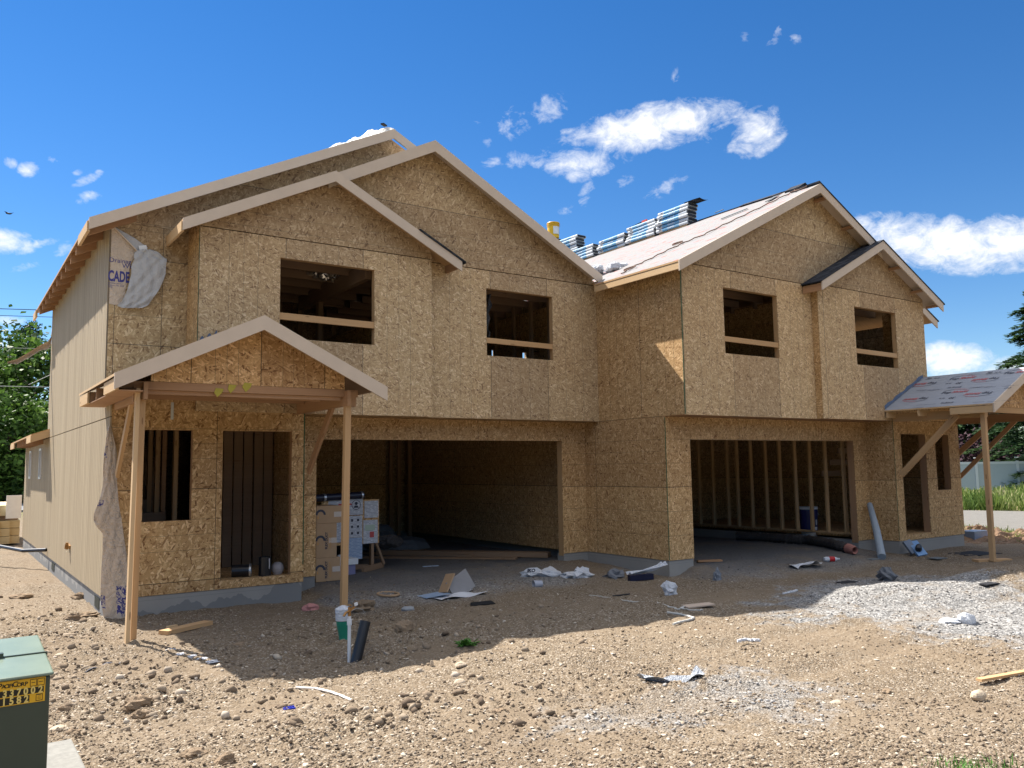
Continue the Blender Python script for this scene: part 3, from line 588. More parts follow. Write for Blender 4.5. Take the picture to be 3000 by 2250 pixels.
# rear lower roof
zb=plane(1.45,2.49,.36)
R6=layer([(1.45,19.0),(6,19.4),(6,24.8),(1.45,24.8)],zb,.03,[UNDER,LUM,LUM_RED],'roof')
m=MB(); m.prism([(1.46,2.475),(1.78,2.59),(1.78,2.44),(1.46,2.33)],'y',18.99,19.03); part(m,'rake_board',[LUM_PALE],parent=R6)
part(MB().box(1.44,1.47,23.6,24.8,2.33,2.455).box(1.44,1.47,19.0,20.0,2.33,2.455),'eave_fascia',[LUM_PALE],parent=R6)
for k in range(6):
    y=20.2+.6*k; part(MB().box(1.48,1.80,y,y+.038,2.33,2.46),'rafter_tail',[LUM_RED],parent=R6)
# ------------------------------------------------------------------ porches
def porch(xl,za,xa,xr,yf,ez,ezr,wallx,ymain,yw,posts,under,extra):
    zl=plane(xl,ez,(za-ez)/(xa-xl)); zr=plane(xa,za,-(za-ezr)/(xr-xa))
    plan=[(xl,yf+.026),(xa,yf+.026),(xa,yw-.006)]+([(wallx+1.03,yw-.006),(wallx+1.03,ymain-.006),(xl,ymain+.02)] if ymain>yw else [(xl,yw-.006)])
    R=layer(plan,zl,.028,[under,LUM_PALE,LUM_DK],'porch_roof')
    layer([(xa,yf+.026),(xr,yf+.026),(xr,yw-.006),(xa,yw-.006)],zr,.028,[under,LUM_PALE,LUM_DK],'porch_roof')
    rake(R,((xl,ez+.004),(xa,za+.006)),yf,.175); rake(R,((xa,za+.006),(xr,ezr+.004)),yf,.175)
    return R,zl,zr
PA,zlA,zrA=porch(1.47,3.516,3.06,4.65,9.55,2.752,2.735,1.77,P0_Y,BA_Y,None,UNDER,None)
HZ=2.715                                   # top of the front header
m=MB(); yh=9.92
m.prism([(1.90,HZ+.004),(4.22,HZ+.004),(4.22,zrA(4.22,0)-.035),(3.06,3.516-.035),(1.90,zlA(1.90,0)-.035)],'y',yh-.012,yh); part(m,'porch_gable',[OSB_POR],parent=PA)
part(MB().bar((1.55,yh+.02,HZ-.045),(4.40,yh+.02,HZ-.045),.06,.09).bar((1.86,yh+.045,HZ-.115),(4.18,yh+.045,HZ-.115),.038,.045),'header',[LUM_RED],parent=PA)
part(MB().bar((4.235,9.80,2.60),(4.235,E_Y-.004,2.60),.045,.19),'side_beam',[LUM_RED],parent=PA)
part(MB().bar((1.83,9.80,2.60),(1.83,E_Y-.006,2.60),.045,.19),'side_beam',[LUM_RED],parent=PA)
part(MB().box(1.72,1.78,yh-.03,yh+.06,2.48,2.66).box(4.28,4.37,yh-.03,yh+.06,2.50,2.69),'beam_block',[LUM_RED],parent=PA)
part(MB().bar((4.215,9.90,-.22),(4.255,9.90,2.62),.078,.07,up=(0,1,0)),'post',[LUM],parent=PA)
part(MB().bar((1.715,9.80,-.2),(1.745,9.80,2.62),.04,.085,up=(0,1,0)),'post',[LUM_PALE],parent=PA)
part(MB().bar((1.80,9.95,-.2),(1.825,9.95,2.70),.06,.07,up=(0,1,0)),'post',[LUM],parent=PA)
a=pX(978,1180,4.29); b=pX(904,1382,4.29); part(MB().bar(a,b,.04,.10,up=(0,0,1)),'brace',[LUM_RED],parent=PA)
a=pX(391,1150,1.84); b=pX(343,1392,1.84); part(MB().bar(a,b,.04,.095),'brace',[LUM],parent=PA)
part(MB().box(1.485,1.52,YF*0+9.58,10.35,2.58,2.712),'eave_fascia',[LUM_PALE],parent=PA)
part(MB().box(1.475,1.51,11.55,12.25,2.575,2.712),'eave_fascia',[LUM_PALE],parent=PA)
for y in (10.35,11.0,11.55): part(MB().box(1.50,1.80,y,y+.03,2.58,2.72),'rafter_tail',[LUM_RED],parent=PA)
part(MB().box(1.51,1.765,9.6,12.2,2.573,2.585),'soffit_board',[LUM_RED],parent=PA)
part(MB().bar((2.9,10.35,2.63),(4.0,10.2,2.60),.04,.05).bar((1.9,10.6,2.70),(4.2,10.6,2.70),.04,.06).bar((1.9,11.3,2.66),(4.2,11.3,2.66),.04,.06),'ceiling_joist',[LUM_RED],parent=PA)
part(MB().box(2.505,2.54,E_Y-.012,E_Y-.008,2.40,2.63),'metal_strap',[STEEL],parent=PA)
YT_=flat('yellow_tag',(.42,.35,.05),.5)
for x,dx,dz,e in ((2.64,.08,.03,-.05),(2.79,.07,.03,.0),(2.97,.09,.035,.03)): part(MB().prism([(x-dx*.6,HZ-.05+e),(x-.01,HZ-.05-dz*1.7+e),(x+dx*.55,HZ-.045+e),(x+.06,HZ-.0+e),(x-.03,HZ+.005+e)],'y',yh-.018,yh-.013),'warning_tag',[YT_],parent=PA)
# upturned flashing where the porch roof meets the wall
def flash(m,pts,h,seed):
    r=random.Random(seed); n=26
    for i in range(n):
        a=i/n; b=(i+1)/n
        f=lambda t:(pts[0][0]+(pts[1][0]-pts[0][0])*t,pts[0][1]+(pts[1][1]-pts[0][1])*t,pts[0][2]+(pts[1][2]-pts[0][2])*t)
        p,q=f(a),f(b); m.face([p,q,(q[0],q[1]+.004,q[2]+h*(.85+.3*math.sin(b*17+seed))),(p[0],p[1]+.004,p[2]+h*(.85+.3*math.sin(a*17+seed)))])
NAVY=m_wrap('blue_underlayment',(.10,.14,.22),.6,8)
m=MB(); flash(m,((1.82,P0_Y-.03,zlA(1.82,0)+.01),(2.78,P0_Y-.03,zlA(2.78,0)+.01)),.05,2); flash(m,((2.80,BA_Y-.03,zlA(2.80,0)+.01),(3.06,BA_Y-.03,zlA(3.06,0)+.01)),.10,4)
part(m,'flashing',[NAVY],parent=PA)
# right porch
PB,zlB,zrB=porch(15.60,3.475,17.17,18.74,7.34,2.722,2.722,15.9,EB_Y,EB_Y,None,UNDER_GREY,None)
yh=7.68; HZ=2.69
m=MB(); m.prism([(15.98,HZ+.004),(18.3,HZ+.004),(17.17,3.475-.035),(15.98,zlB(15.98,0)-.035)],'y',yh-.012,yh); part(m,'porch_gable',[OSB_POR],parent=PB)
part(MB().bar((15.75,yh+.02,HZ-.05),(18.6,yh+.02,HZ-.05),.06,.10),'header',[LUM],parent=PB)
part(MB().bar((15.93,yh-.05,2.575),(15.93,EB_Y-.004,2.575),.045,.16),'side_beam',[LUM],parent=PB)
part(MB().bar((18.42,yh-.05,2.575),(18.42,EB_Y-.004,2.575),.045,.18),'side_beam',[LUM_RED],parent=PB)
part(MB().bar((15.735,7.62,-.12),(15.77,7.62,2.66),.085,.08,up=(0,1,0)),'post',[LUM],parent=PB)
part(MB().bar((18.6,7.62,-.12),(18.6,7.62,2.66),.085,.08,up=(0,1,0)),'post',[LUM],parent=PB)
part(MB().box(15.61,15.65,7.37,8.15,2.56,2.686),'eave_fascia',[LUM_PALE],parent=PB)
for y in (8.75,9.40): part(MB().box(15.62,15.92,y,y+.035,2.57,2.69),'rafter_tail',[LUM_PALE],parent=PB)
a=pX(2806,1212,15.86); b=pX(2640,1392,15.86); part(MB().bar(a,b,.04,.12),'brace',[LUM],parent=PB)
a=pX(2925,1222,18.5); b=pX(2800,1335,18.5); part(MB().bar(a,b,.04,.11),'brace',[LUM_RED],parent=PB)
a=pX(2985,1222,18.62); b=pX(2812,1398,18.62); part(MB().bar(a,b,.04,.085),'brace',[LUM_RED],parent=PB)
# printed words on the grey underlayment (rows run along the eave, every other row upside down)
s_=(3.475-2.722)/1.57
def onB(px,py):
    r=ray(px,py); k=(2.722+.004+s_*(0-15.60)-CAMH)/(r.z-s_*r.x); return CAM+r*k
m=MB(); al=Vector((0,-1,0)); up=Vector((1,0,s_)).normalized(); nrm=Vector((-s_,0,1)).normalized()*.004
q=lambda u,v:(2400+u/3.687,950+v/3.687)
def word(u,v,flip,what='TopShield',size=.125):
    o=onB(*q(u,v))+nrm; a,b=(al,up) if not flip else (-al,-up)
    if what=='TopShield':
        m.text('Top',size,o-a*.03,a,b,0,align='RIGHT',bold=.003,shear=.25); m.text('Shield',size,o-a*.01,a,b,1,align='LEFT',bold=.003,shear=.25)
        for i in range(10):
            f=lambda t:o+a*(-.20+.45*t)+b*(.085+.055*(1-abs(2*t-1)**1.3)); p0,p1=f(i/10),f((i+1)/10); m.face([p0,p1,p1+b*.014,p0+b*.014] ,1 if i>3 else 0)
    else: m.text(what,size,o,a,b,0,bold=.002,shear=.2)
word(1160,640,True); word(1525,585,False); word(1820,590,True); word(1440,735,False); word(1745,745,True); word(1065,805,True); word(2125,520,False)
for u,v,f in ((1180,590,False),(1515,635,True),(1835,525,False),(1440,795,True),(800,830,True)): word(u,v,f,'30',.115)
for u,v,f in ((1270,583,False),(1400,640,True),(1330,800,True),(1930,520,False)): word(u,v,f,'30 30',.05)
word(1460,683,True,'Evergrey',.08); word(1380,850,True,'Evergrey',.07); word(2040,690,True,'Evg',.09)
for v in (705,700,860,890,560):
    for u in (1050,1180,1650,1780,1990): 
        p=onB(*q(u+40*math.sin(v+u),v-(u-1400)*.05))+nrm; m.face([p,p+al*.22,p+al*.22+up*.008,p+up*.008],0)
part(m,'lettering',[INK,INK_RED],parent=PB)
m=MB(); n=30
for i in range(n):
    f=lambda t:(15.62+1.5*t,EB_Y-.03,zlB(15.62+1.5*t,0)+.012); g=lambda t:(15.62+1.5*t+.02*math.sin(t*40),EB_Y-.012,zlB(15.62+1.5*t,0)+.14+.02*math.sin(t*23))
    a,b=i/n,(i+1)/n; m.face([f(a),f(b),g(b),g(a)])
part(m,'flashing',[NAVY],parent=PB)
# ------------------------------------------------------------------ inside framing, as far as the openings show it
for Y in (14.5,14.05,13.59,13.29,12.88,12.46,12.07,11.66,11.28,10.89,10.46):
    part(MB().bar((15.62,Y,.22),(15.62,Y,2.54),.089,.042,up=(0,1,0)),'wall_stud',[LUM])
part(MB().bar((15.65,10.2,.22),(15.65,15.1,.22),.09,.04).bar((15.65,10.2,2.57),(15.65,15.1,2.57),.09,.08),'wall_plate',[LUM])
part(MB().wall('y',15.6,XP+.06,18.3,FT-.2,2.6,[],.02),'partition',[OSB_LOW2])
m=MB()
for k in range(4): m.bar((16.2,10.75+.22*k,2.2-.25*k),(16.9,10.75+.22*k,2.2-.25*k),.03,.12)
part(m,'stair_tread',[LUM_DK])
# left garage
part(MB().wall('x',9.90,GA_Y+.16,19.3,.10,2.6,[],.02),'partition',[OSB_LOW2]); part(MB().wall('y',18.7,4.5,9.05,-.03,2.6,[],.02),'partition',[OSB_LOW2])
part(MB().bar((9.2,18.72,0),(9.2,18.72,2.6),.09,.06,up=(0,1,0)).bar((9.42,18.72,0),(9.42,18.72,2.6),.09,.05,up=(0,1,0)).bar((9.72,18.72,0),(9.72,18.72,2.6),.09,.06,up=(0,1,0)),'wall_stud',[LUM_RED])
part(MB().wall('x',4.45,GA_Y+.2,18.7,-.03,2.6,[],.02),'partition',[OSB_LOW2])
# left entry: a wall of upright boards, stairs and studs beyond the window
for k in range(9):
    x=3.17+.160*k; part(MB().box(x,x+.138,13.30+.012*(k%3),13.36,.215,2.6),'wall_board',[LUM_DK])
m=MB()
for i,(py,xe) in enumerate(((1500,486),(1462,478),(1425,472),(1392,464),(1352,456),(1318,448))):
    Y=13.0+.26*i; p=pY(xe,py,Y); m.box(1.83,p.x,Y,Y+.28,.23,p.z); 
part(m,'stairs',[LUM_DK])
for px,d in ((515,.3),(462,.5),(440,.7)):
    p=pY(px,1300,12.6+d); part(MB().bar((p.x,p.y,.9 if px<515 else .22),(p.x,p.y,2.6),.06,.09,up=(0,1,0)),'wall_stud',[LUM])
part(MB().box(2.72,2.78,13.2,13.3,.22,2.6),'wall_stud',[LUM_RED])
# rooms above
def room(x0,x1,y0,yb,seed):
    r=random.Random(seed); m=MB()
    y=y0+.35
    while y<yb: m.bar((x0,y,4.98),(x1,y,4.98),.04,.14); y+=.61
    x=x0+.2
    while x<x1: m.bar((x,yb,2.82),(x,yb,5.0),.09,.045,up=(0,1,0)); x+=.41 if r.random()<.6 else .61
    m.bar((x0,yb,3.9),(x1,yb,3.9),.045,.09); m.bar((x0,yb,4.93),(x1,yb,4.93),.09,.1)
    part(m,'room_framing',[LUM_DK])  # darker lumber colour stands in for the dim room
room(2.9,6.4,BA_Y+.1,15.2,1); room(6.6,9.95,P1_Y+.1,16.6,2); room(10.2,13.5,PB_Y+.1,12.4,3); room(13.8,17.2,BB_Y+.1,12.6,4)
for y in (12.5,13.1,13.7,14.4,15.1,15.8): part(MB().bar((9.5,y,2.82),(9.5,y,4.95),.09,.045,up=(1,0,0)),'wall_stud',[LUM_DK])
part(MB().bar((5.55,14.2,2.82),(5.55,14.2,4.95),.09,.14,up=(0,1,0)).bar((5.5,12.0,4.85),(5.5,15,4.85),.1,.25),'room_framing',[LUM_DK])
W_h=[(pX(1575,1035,10.1).y-.05,pX(1432,1035,10.1).y+.05,pX(1500,1062,10.1).z,pX(1500,1012,10.1).z)]
part(MB().wall('x',10.1,9.8,19.2,2.82,4.95,W_h,.02),'partition',[OSB_LOW2])
part(MB().box(6.47,6.5,12.0,19.2,2.82,4.4),'partition',[OSB_LOW2]);part(MB().box(13.9,13.92,10.0,19.2,2.82,5.0),'partition',[OSB_LOW2]);part(MB().box(12.3,17.2,17.0,17.02,2.82,3.3),'partition',[OSB_LOW2])
# ------------------------------------------------------------------ loose things
def G(px,py,dz=0): p=ground(px,py); return Vector((p.x,p.y,p.z+dz))
RN=random.Random(5)
# ---- torn weather wrap high on the recessed wall
WRAP.node_tree.nodes
WT=thing('house_wrap','torn beige weather wrap with blue print hanging high under the tall left gable','wrap',(1.9,P0_Y-.02,3.9))
z4=lambda a,b,Y:pY(100+a/4.424,600+b/4.424,Y)
m=MB(); Y=P0_Y-.006
pts=[z4(a,b,Y) for a,b in ((978,258),(1045,285),(1340,600),(1290,700),(1250,760),(1190,1080),(1150,1275),(1060,1300),(955,1278))]
pts[0].x=pts[-1].x=1.792; c=sum(pts,Vector())/len(pts)
for i in range(len(pts)): m.face([pts[i],c,pts[(i+1)%len(pts)]],0)
o=Vector((0,-.003,0)); X_=Vector((1,0,0)); Z_=Vector((0,0,1))
def wtxt(s,a,b,h,mm,al='LEFT',bold=0,xs=1):
    p=z4(a,b,Y)+o; m.text(s,h,p,X_,Z_,mm,align=al,bold=bold,xs=xs)
wtxt('Drainag',974,712,.088,1); wtxt('Wr',1140,792,.088,1); wtxt('CADE',958,922,.205,1,bold=.007,xs=.50)
wtxt('weather barrier',962,1008,.028,1); wtxt('Report No. ESR',962,1036,.030,1); wtxt('wrap',962,1060,.026,1)
m.build('wrap_panel',[WRAP,INK_BLUE],WT)
a=z4(1035,290,P0_Y-.02);b=z4(1340,605,P0_Y-.04); MB().bar(a,b,.012,.035,up=(0,1,0)).build('lath_strip',[TRIM],WT)
m=MB(); q=[z4(x,y,P0_Y-.03) for x,y in ((1055,292),(1300,430),(1475,555),(1400,600),(1345,602))]; m.face(q[::-1]); m.build('wrap_fold',[WRAP_GREY],WT)
rows=[(590,1385,1500),(620,1292,1590),(690,1280,1665),(720,1285,1702),(800,1250,1688),(900,1248,1690),(1000,1225,1655),(1100,1200,1610),(1170,1170,1565),(1260,1130,1500),(1310,1060,1470),(1345,1130,1395)]
def flap(u,v):
    k=v*(len(rows)-1); i=min(int(k),len(rows)-2); f=k-i
    y=rows[i][0]*(1-f)+rows[i+1][0]*f; L=rows[i][1]*(1-f)+rows[i+1][1]*f; R=rows[i][2]*(1-f)+rows[i+1][2]*f
    a=L+(R-L)*u; d=.03+.045*math.sin(math.pi*min(1,v*1.1))*(.4+.6*u)+.018*abs(math.sin(5*u+7*v+2*u*v))+.014*abs(math.sin(11*u-9*v))+.008*math.sin(31*v+17*u)
    p=z4(a,y,P0_Y-.03); return (p.x,P0_Y-.03-abs(d),p.z)
m=MB(); m.sheet(flap,22,26); m.build('wrap_flap',[WRAP_GREY],WT,smooth=True,weld=True)
m=MB(); p=z4(1410,560,P0_Y-.05); m.bar(p-X_*.05-Z_*.01,p+X_*.05+Z_*.015,.006,.07,up=(0,0,1)); m.build('paper_tag',[WHITE_PL],WT)
# ---- wrap sheet trailing down the front corner
WC=thing('house_wrap','wrinkled beige weather wrap trailing down the corner between the grooved siding and the left entry','wrap',(1.75,E_Y-.05,-.1))
r2=lambda a,b,Y:pY(a/2.765,1250+b/2.765,Y)
rows2=[(0,876,902),(110,858,925),(200,846,945),(330,836,946),(450,836,948),(540,820,955),(620,796,962),(700,762,975),(750,756,985),(800,775,992),(870,835,1000),(930,832,1008),(1010,832,1024),(1100,826,1028),(1200,818,1034),(1330,814,1030),(1450,820,1030),(1560,845,1026),(1645,858,1016)]
def trail(u,v):
    k=v*(len(rows2)-1); i=min(int(k),len(rows2)-2); f=k-i
    y=rows2[i][0]*(1-f)+rows2[i+1][0]*f; L=rows2[i][1]*(1-f)+rows2[i+1][1]*f; R=rows2[i][2]*(1-f)+rows2[i+1][2]*f
    d=.02+.02*math.sin(math.pi*u)+.016*abs(math.sin(7*u+13*v))+.012*abs(math.sin(23*v-9*u))+.006*math.sin(61*v+23*u)+(.03*math.sin(math.pi*min(1,max(0,(v-.2)/.35)))*(1-u))
    p=r2(L+(R-L)*u,y,E_Y-.03-abs(d)); return tuple(p)
def m_print():
    t=NT('wrap_print'); p=t.obj(); n=t.noise(p,16,3,.6,2.2); k=t.math('GREATER_THAN',n,.50); t.base(t.mix(k,(.58,.50,.42),(.05,.05,.22))); t.b.inputs['Roughness'].default_value=.5; return t.mat
m=MB(); nu,nv=12,60; Gd=[[Vector(trail(i/nu,j/nv)) for j in range(nv+1)] for i in range(nu+1)]
for i in range(nu):
    for j in range(nv):
        v=j/nv; pr=(i>=7 and .80<v<.93) or (i<3 and (.08<v<.12 or .30<v<.34)) or (i<2 and .84<v<.89)
        m.face([Gd[i][j],Gd[i+1][j],Gd[i+1][j+1],Gd[i][j+1]],1 if pr else 0)
m.build('wrap_sheet',[WRAP,m_print()],WC,smooth=True,weld=True)
m=MB(); L=[(0,0),(.10,.10),(.35,.30),(.62,.42),(.85,.55),(1,.60)]
tl=[(152,965),(149,1000),(140,1012),(118,1020),(85,1040),(50,1060),(22,1063)]
P=[pY(a,b,19.6+.0*i) for i,(a,b) in enumerate(tl)]
m=MB(); wd=[.14,.17,.14,.10,.10,.09,.03]
for i in range(len(P)-1):
    for k in range(3):
        f0,f1=k/3-.5,(k+1)/3-.5; dz=lambda f:.05*math.cos(f*5)
        m.face([P[i]+Vector((0,dz(f0),wd[i]*f0*1.2)),P[i+1]+Vector((0,dz(f0),wd[i+1]*f0*1.2)),P[i+1]+Vector((0,dz(f1),wd[i+1]*f1*1.2)),P[i]+Vector((0,dz(f1),wd[i]*f1*1.2))])
tag(m.build('wrap_strip',[WRAP],None,origin=P[0],smooth=True,weld=True),'narrow strip of beige weather wrap blowing off the far back corner of the grooved siding','wrap')
# ---- roof load: shingle bundles
BW=flat('bundle_film',(.52,.55,.58),.3,spec=.5); BB=flat('bundle_print',(.14,.33,.52),.4)
bd=thing('shingle_bundle','x','shingle bundle',(0,0,0),'shingle bundles stacked on the right roof ridge')
Lb,Wb,Hb=1.0,.34,.085
m=MB(); r=.030
prof=[(-Wb/2,r),(-Wb/2+.02,.006),(Wb/2-.02,.006),(Wb/2,r),(Wb/2,Hb-r),(Wb/2-.02,Hb-.006),(-Wb/2+.02,Hb-.006),(-Wb/2,Hb-r)]
for (a,b,mm) in ((0,.26,0),(.26,.80,1),(.80,1.0,0)): m.prism(prof,'y',a,b,mm,caps=(a==0 or b==1.0))
m.text('IKO',.05,(-Wb/2-.003,.86,Hb/2),(0,-1,0),(0,0,1),2,bold=.002); m.text('Cambridge',.05,(-Wb/2-.003,.51,Hb/2),(0,-1,0),(0,0,1),3,bold=.001)
o=m.build('wrapper',[BW,BB,INK,WHITE_PL],bd,origin=(0,0,0))
m=MB(); m.prism([(-Wb/2+.04,.015),(Wb/2-.04,.015),(Wb/2-.025,Hb/2),(Wb/2-.04,Hb-.015),(-Wb/2+.04,Hb-.015),(-Wb/2+.025,Hb/2)],'y',-.012,.02); m.build('shingle_edges',[SHING],bd,origin=(0,0,0))

stacks=[(13.06,6,7.20,'nearest the right gable'),(14.14,5,7.20,'second from the right gable'),(15.24,4,7.19,'third from the right gable'),(16.45,4,7.19,'alone on the ridge'),(17.15,9,7.19,'right of the bucket'),(18.18,11,7.19,'under the bucket')]
LV=['bottom','second from bottom','third from bottom','fourth from bottom','fifth from bottom','sixth from bottom','seventh from bottom','eighth from bottom','ninth from bottom','tenth from bottom','top']
first=True
for sy,n,z0,ds in stacks:
    for k in range(n):
        if first: b=bd; first=False
        else:
            b=bd.copy(); C.objects.link(b)
            for ch in bd.children: c=ch.copy(); C.objects.link(c); c.parent=b
        b.location=(14.16+RN.uniform(-.02,.02),sy+RN.uniform(-.03,.03),z0+.05+k*(Hb-.001)); b.rotation_euler=(0,0,RN.uniform(-.04,.04))
        lv='top' if k==n-1 else LV[k]; b['label']='blue white shingle bundle, %s of the stack %s'%(lv,ds)
for sy,n,z0,ds in stacks:
    m=MB(); m.box(14.02,14.06,sy+.05,sy+.95,z0-.06,z0+.048); tag(m.build('stack_bearer',[LUM],None,origin=(14.16,sy+.5,z0)),'wooden bearer under the shingle stack '+ds,'bearer','bearers under the shingle stacks')
m=MB()
for k in range(3):
    a=.2*k-.4; m.sheet(lambda u,v,a=a,k=k:(14.0+.30*u+.05*k,12.82+.36*v-.03*k,7.20+.05+6*Hb+.010+.005*k+.05*(u-.5)**2*k+(.016*(1-v)*(k-2) if k>2 else 0)),4,6,0)
tag(m.build('loose_shingles',[SHING],None,origin=(14.16,13.4,7.85)),'loose dark shingles fanned out on the shingle stack nearest the right gable peak','shingles')
m=MB(); z=7.19+.05+11*Hb+.003; BS=1.16; m.lathe([(a*BS,b*BS) for a,b in [(0,0),(.135,0),(.14,.01),(.15,.36),(.156,.362),(.158,.375),(.152,.385),(0,.385)]],(14.13,18.32,z),(0,0,1),28)
bk=thing('bucket','yellow plastic bucket with white label on top of the tallest shingle stack','bucket',(14.13,18.32,z)); m.build('bucket_body',[flat('yellow_plastic',(.78,.47,.02),.4,spec=.5)],bk,smooth=False)
m=MB()
for i in range(7):
    a=-2.25+.16*i; b=a+.16; f=lambda a,h:(14.13+.1535*BS*math.cos(a),18.32+.1535*BS*math.sin(a),z+h*BS)
    m.face([f(a,.08),f(b,.08),f(b,.27),f(a,.27)])
m.build('bucket_label',[WHITE_PL],bk)
m=MB(); m.lathe([(a*BS,b*BS) for a,b in [(.1585,.30),(.163,.30),(.163,.312),(.1585,.312)]],(14.13,18.32,z),(0,0,1),28); m.lathe([(a*BS,b*BS) for a,b in [(.159,.345),(.164,.345),(.164,.356),(.159,.356)]],(14.13,18.32,z),(0,0,1),28); m.build('bucket_rib',[flat('yellow_dark',(.66,.36,.02),.45)],bk)
# saw on stack, ropes, hose, roof bits
zs=lambda x:7.021+.5125*(x-13.657)+.012
m=MB(); y=15.0; z=7.19+.05+4*Hb+.012; m.prism([(14.6,z),(15.15,z+.01),(15.15,z+.07),(14.6,z+.12)],'x',14.05,14.06,0); m.box(14.04,14.075,14.45,14.62,z-.02,z+.13,1); tag(m.build('hand_saw',[BLACKM,flat('red_grip',(.55,.08,.05),.5)],None,origin=(14.06,14.8,z)),'dark hand saw with red grip lying on the low shingle stack','saw')
def onR(px,py):
    r=ray(px,py); k=(7.021+.016-.5125*13.657-CAMH)/(r.z-.5125*r.x); return CAM+r*k
ROPE=flat('brown_rope',(.20,.13,.10),.8)
path=[onR(a,b) for a,b in ((1822,803),(1850,785),(1900,762),(1950,738),(2000,713),(2060,690),(2120,660),(2180,632),(2250,598),(2310,570),(2345,553))]
P=[]
for i in range(len(path)-1):
    for k in range(5):
        t=k/5; p=path[i].lerp(path[i+1],t); P.append(p+Vector((.02*math.sin(i*3+k*1.7),.02*math.cos(i*2+k),.012)))
P.append(path[-1])
m=MB(); m.tube(P,.011,6)
for (a,b,R) in ((1845,790,.10),(1985,716,.09),(2345,556,.10)):
    c=onR(a,b); m.tube([min(P,key=lambda q:(q-c).length)]+[c+Vector((R*math.cos(t*.42)*.8,R*math.sin(t*.42)*1.3,R*math.cos(t*.42)*.8*.5125+.015+.001*t)) for t in range(22)],.010,6)
tag(m.build('air_hose',[ROPE],None,origin=path[5],smooth=True),'brown air hose with loose loops running up the white underlayment of the right roof','hose')
m=MB(); c=onR(1772,800)
for k in range(9): m.blob(tuple(c+Vector((RN.uniform(-.25,.35),RN.uniform(-.35,.25),.05+RN.uniform(0,.06)))),(.10,.12,.07),20+k,.5,2.5,9,6)
tag(m.build('plastic_bag',[PLASTIC],None,origin=c),'crumpled clear plastic lying in the roof valley between the two homes','plastic')
m=MB(); 
def strip(a,b,w,th=.012):
    p,q=onR(*a),onR(*b); m.bar(p+Vector((0,0,.012)),q+Vector((0,0,.012)),w,th,up=(-.456,0,.89))
strip((2172,604),(2285,568),.16,.02); tag(m.build('shingle_strip',[SHING],None,origin=onR(2230,586)),'long dark strip of shingles laid along the right roof ridge','shingles'); 
for a,b,w,lb in (((2112,643),(2190,612),.10,'grey strip of shingle lying on the white underlayment below the ridge strip'),((2250,590),(2276,575),.14,'short dark shingle offcut lying near the right gable peak'),((2095,625),(2119,615),.10,'pale shingle offcut lying just right of the tallest nearby shingle stack')):
    m=MB(); strip(a,b,w); tag(m.build('shingle_offcut',[flat('grey_shingle',(.13,.14,.15),.9)],None,origin=onR(*a)),lb,'shingles','shingle offcuts on the white underlayment')
m=MB(); p=onR(2385,532); p=Vector((14.16,9.99,zs(14.16))); m.prism([(p.x-.22,p.z-.08),(p.x,p.z+.05),(p.x+.22,p.z-.08),(p.x+.2,p.z-.12),(p.x,p.z+.02),(p.x-.2,p.z-.12)],'y',p.y,p.y+.35); tag(m.build('ridge_cap',[SHING],None,origin=p),'small dark ridge cap piece at the peak of the right roof','shingles')
m=MB(); c=Vector((5.6,12.3,7.3))
zz=lambda x:5.08+.4977*(x-1.48)
def tarp(u,v):
    x=4.80+1.22*u; y=12.0+.95*v; e=math.sin(math.pi*min(1,max(0,v)))**.5*math.sin(math.pi*min(1,u*.93+.04))**.45
    h=e*(.05+.14*u*u+.05*math.sin(9*u+5*v)+.035*math.sin(17*u-13*v)+.02*math.sin(37*u+21*v))
    return (x,y,min(zz(x),7.305)+.01+max(0,h))
m.sheet(tarp,26,14,0); m.bar((5.80,12.12,7.42),(5.90,12.2,7.43),.06,.02,1)
tag(m.build('plastic_sheet',[m_wrap('white_sheet',(.60,.59,.56),.8,6),DARK],None,origin=c),'white plastic sheet bunched over the peak of the tall left gable','plastic')
# ---- utility box at the lower left corner
tb=thing('utility_box','dark green metal utility transformer box with sloped lid and yellow number plate','utility box',(-.1,5.0,.09))
GREEN=NT('green_enamel'); gp=GREEN.obj(); gn=GREEN.noise(gp,5,4); gn2=GREEN.noise(GREEN.map(gp,(3,9,1)),1.0,4)
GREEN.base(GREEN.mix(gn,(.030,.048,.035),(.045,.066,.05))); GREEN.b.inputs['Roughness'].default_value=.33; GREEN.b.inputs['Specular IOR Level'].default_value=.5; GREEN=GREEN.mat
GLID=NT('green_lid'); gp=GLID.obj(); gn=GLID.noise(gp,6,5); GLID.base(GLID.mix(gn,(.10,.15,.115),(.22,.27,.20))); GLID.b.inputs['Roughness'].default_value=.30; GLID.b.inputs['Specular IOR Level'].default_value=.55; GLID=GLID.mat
bx0,bx1,by0,by1=-.55,.475,4.615,5.38
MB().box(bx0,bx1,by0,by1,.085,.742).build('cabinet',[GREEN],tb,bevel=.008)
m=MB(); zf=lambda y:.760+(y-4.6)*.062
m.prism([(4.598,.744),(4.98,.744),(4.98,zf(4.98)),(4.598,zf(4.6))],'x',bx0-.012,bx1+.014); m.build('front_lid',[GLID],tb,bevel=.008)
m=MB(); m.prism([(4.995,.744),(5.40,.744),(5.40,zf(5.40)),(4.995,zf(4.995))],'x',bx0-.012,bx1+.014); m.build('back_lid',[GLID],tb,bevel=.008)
m=MB(); m.box(.06,.30,4.968,5.004,zf(5)-.01,zf(5)+.022).box(bx0,bx1+.02,4.981,4.994,zf(5)-.03,zf(5)+.004); m.build('hinge',[GREEN],tb)
YEL=flat('yellow_plate',(.70,.40,.025),.5,var=.05); PLD=flat('plate_black',(.022,.020,.014),.5)
a=pY(134,1981.5,4.61); b=pY(130,2053,4.61); m=MB(); fy=4.611
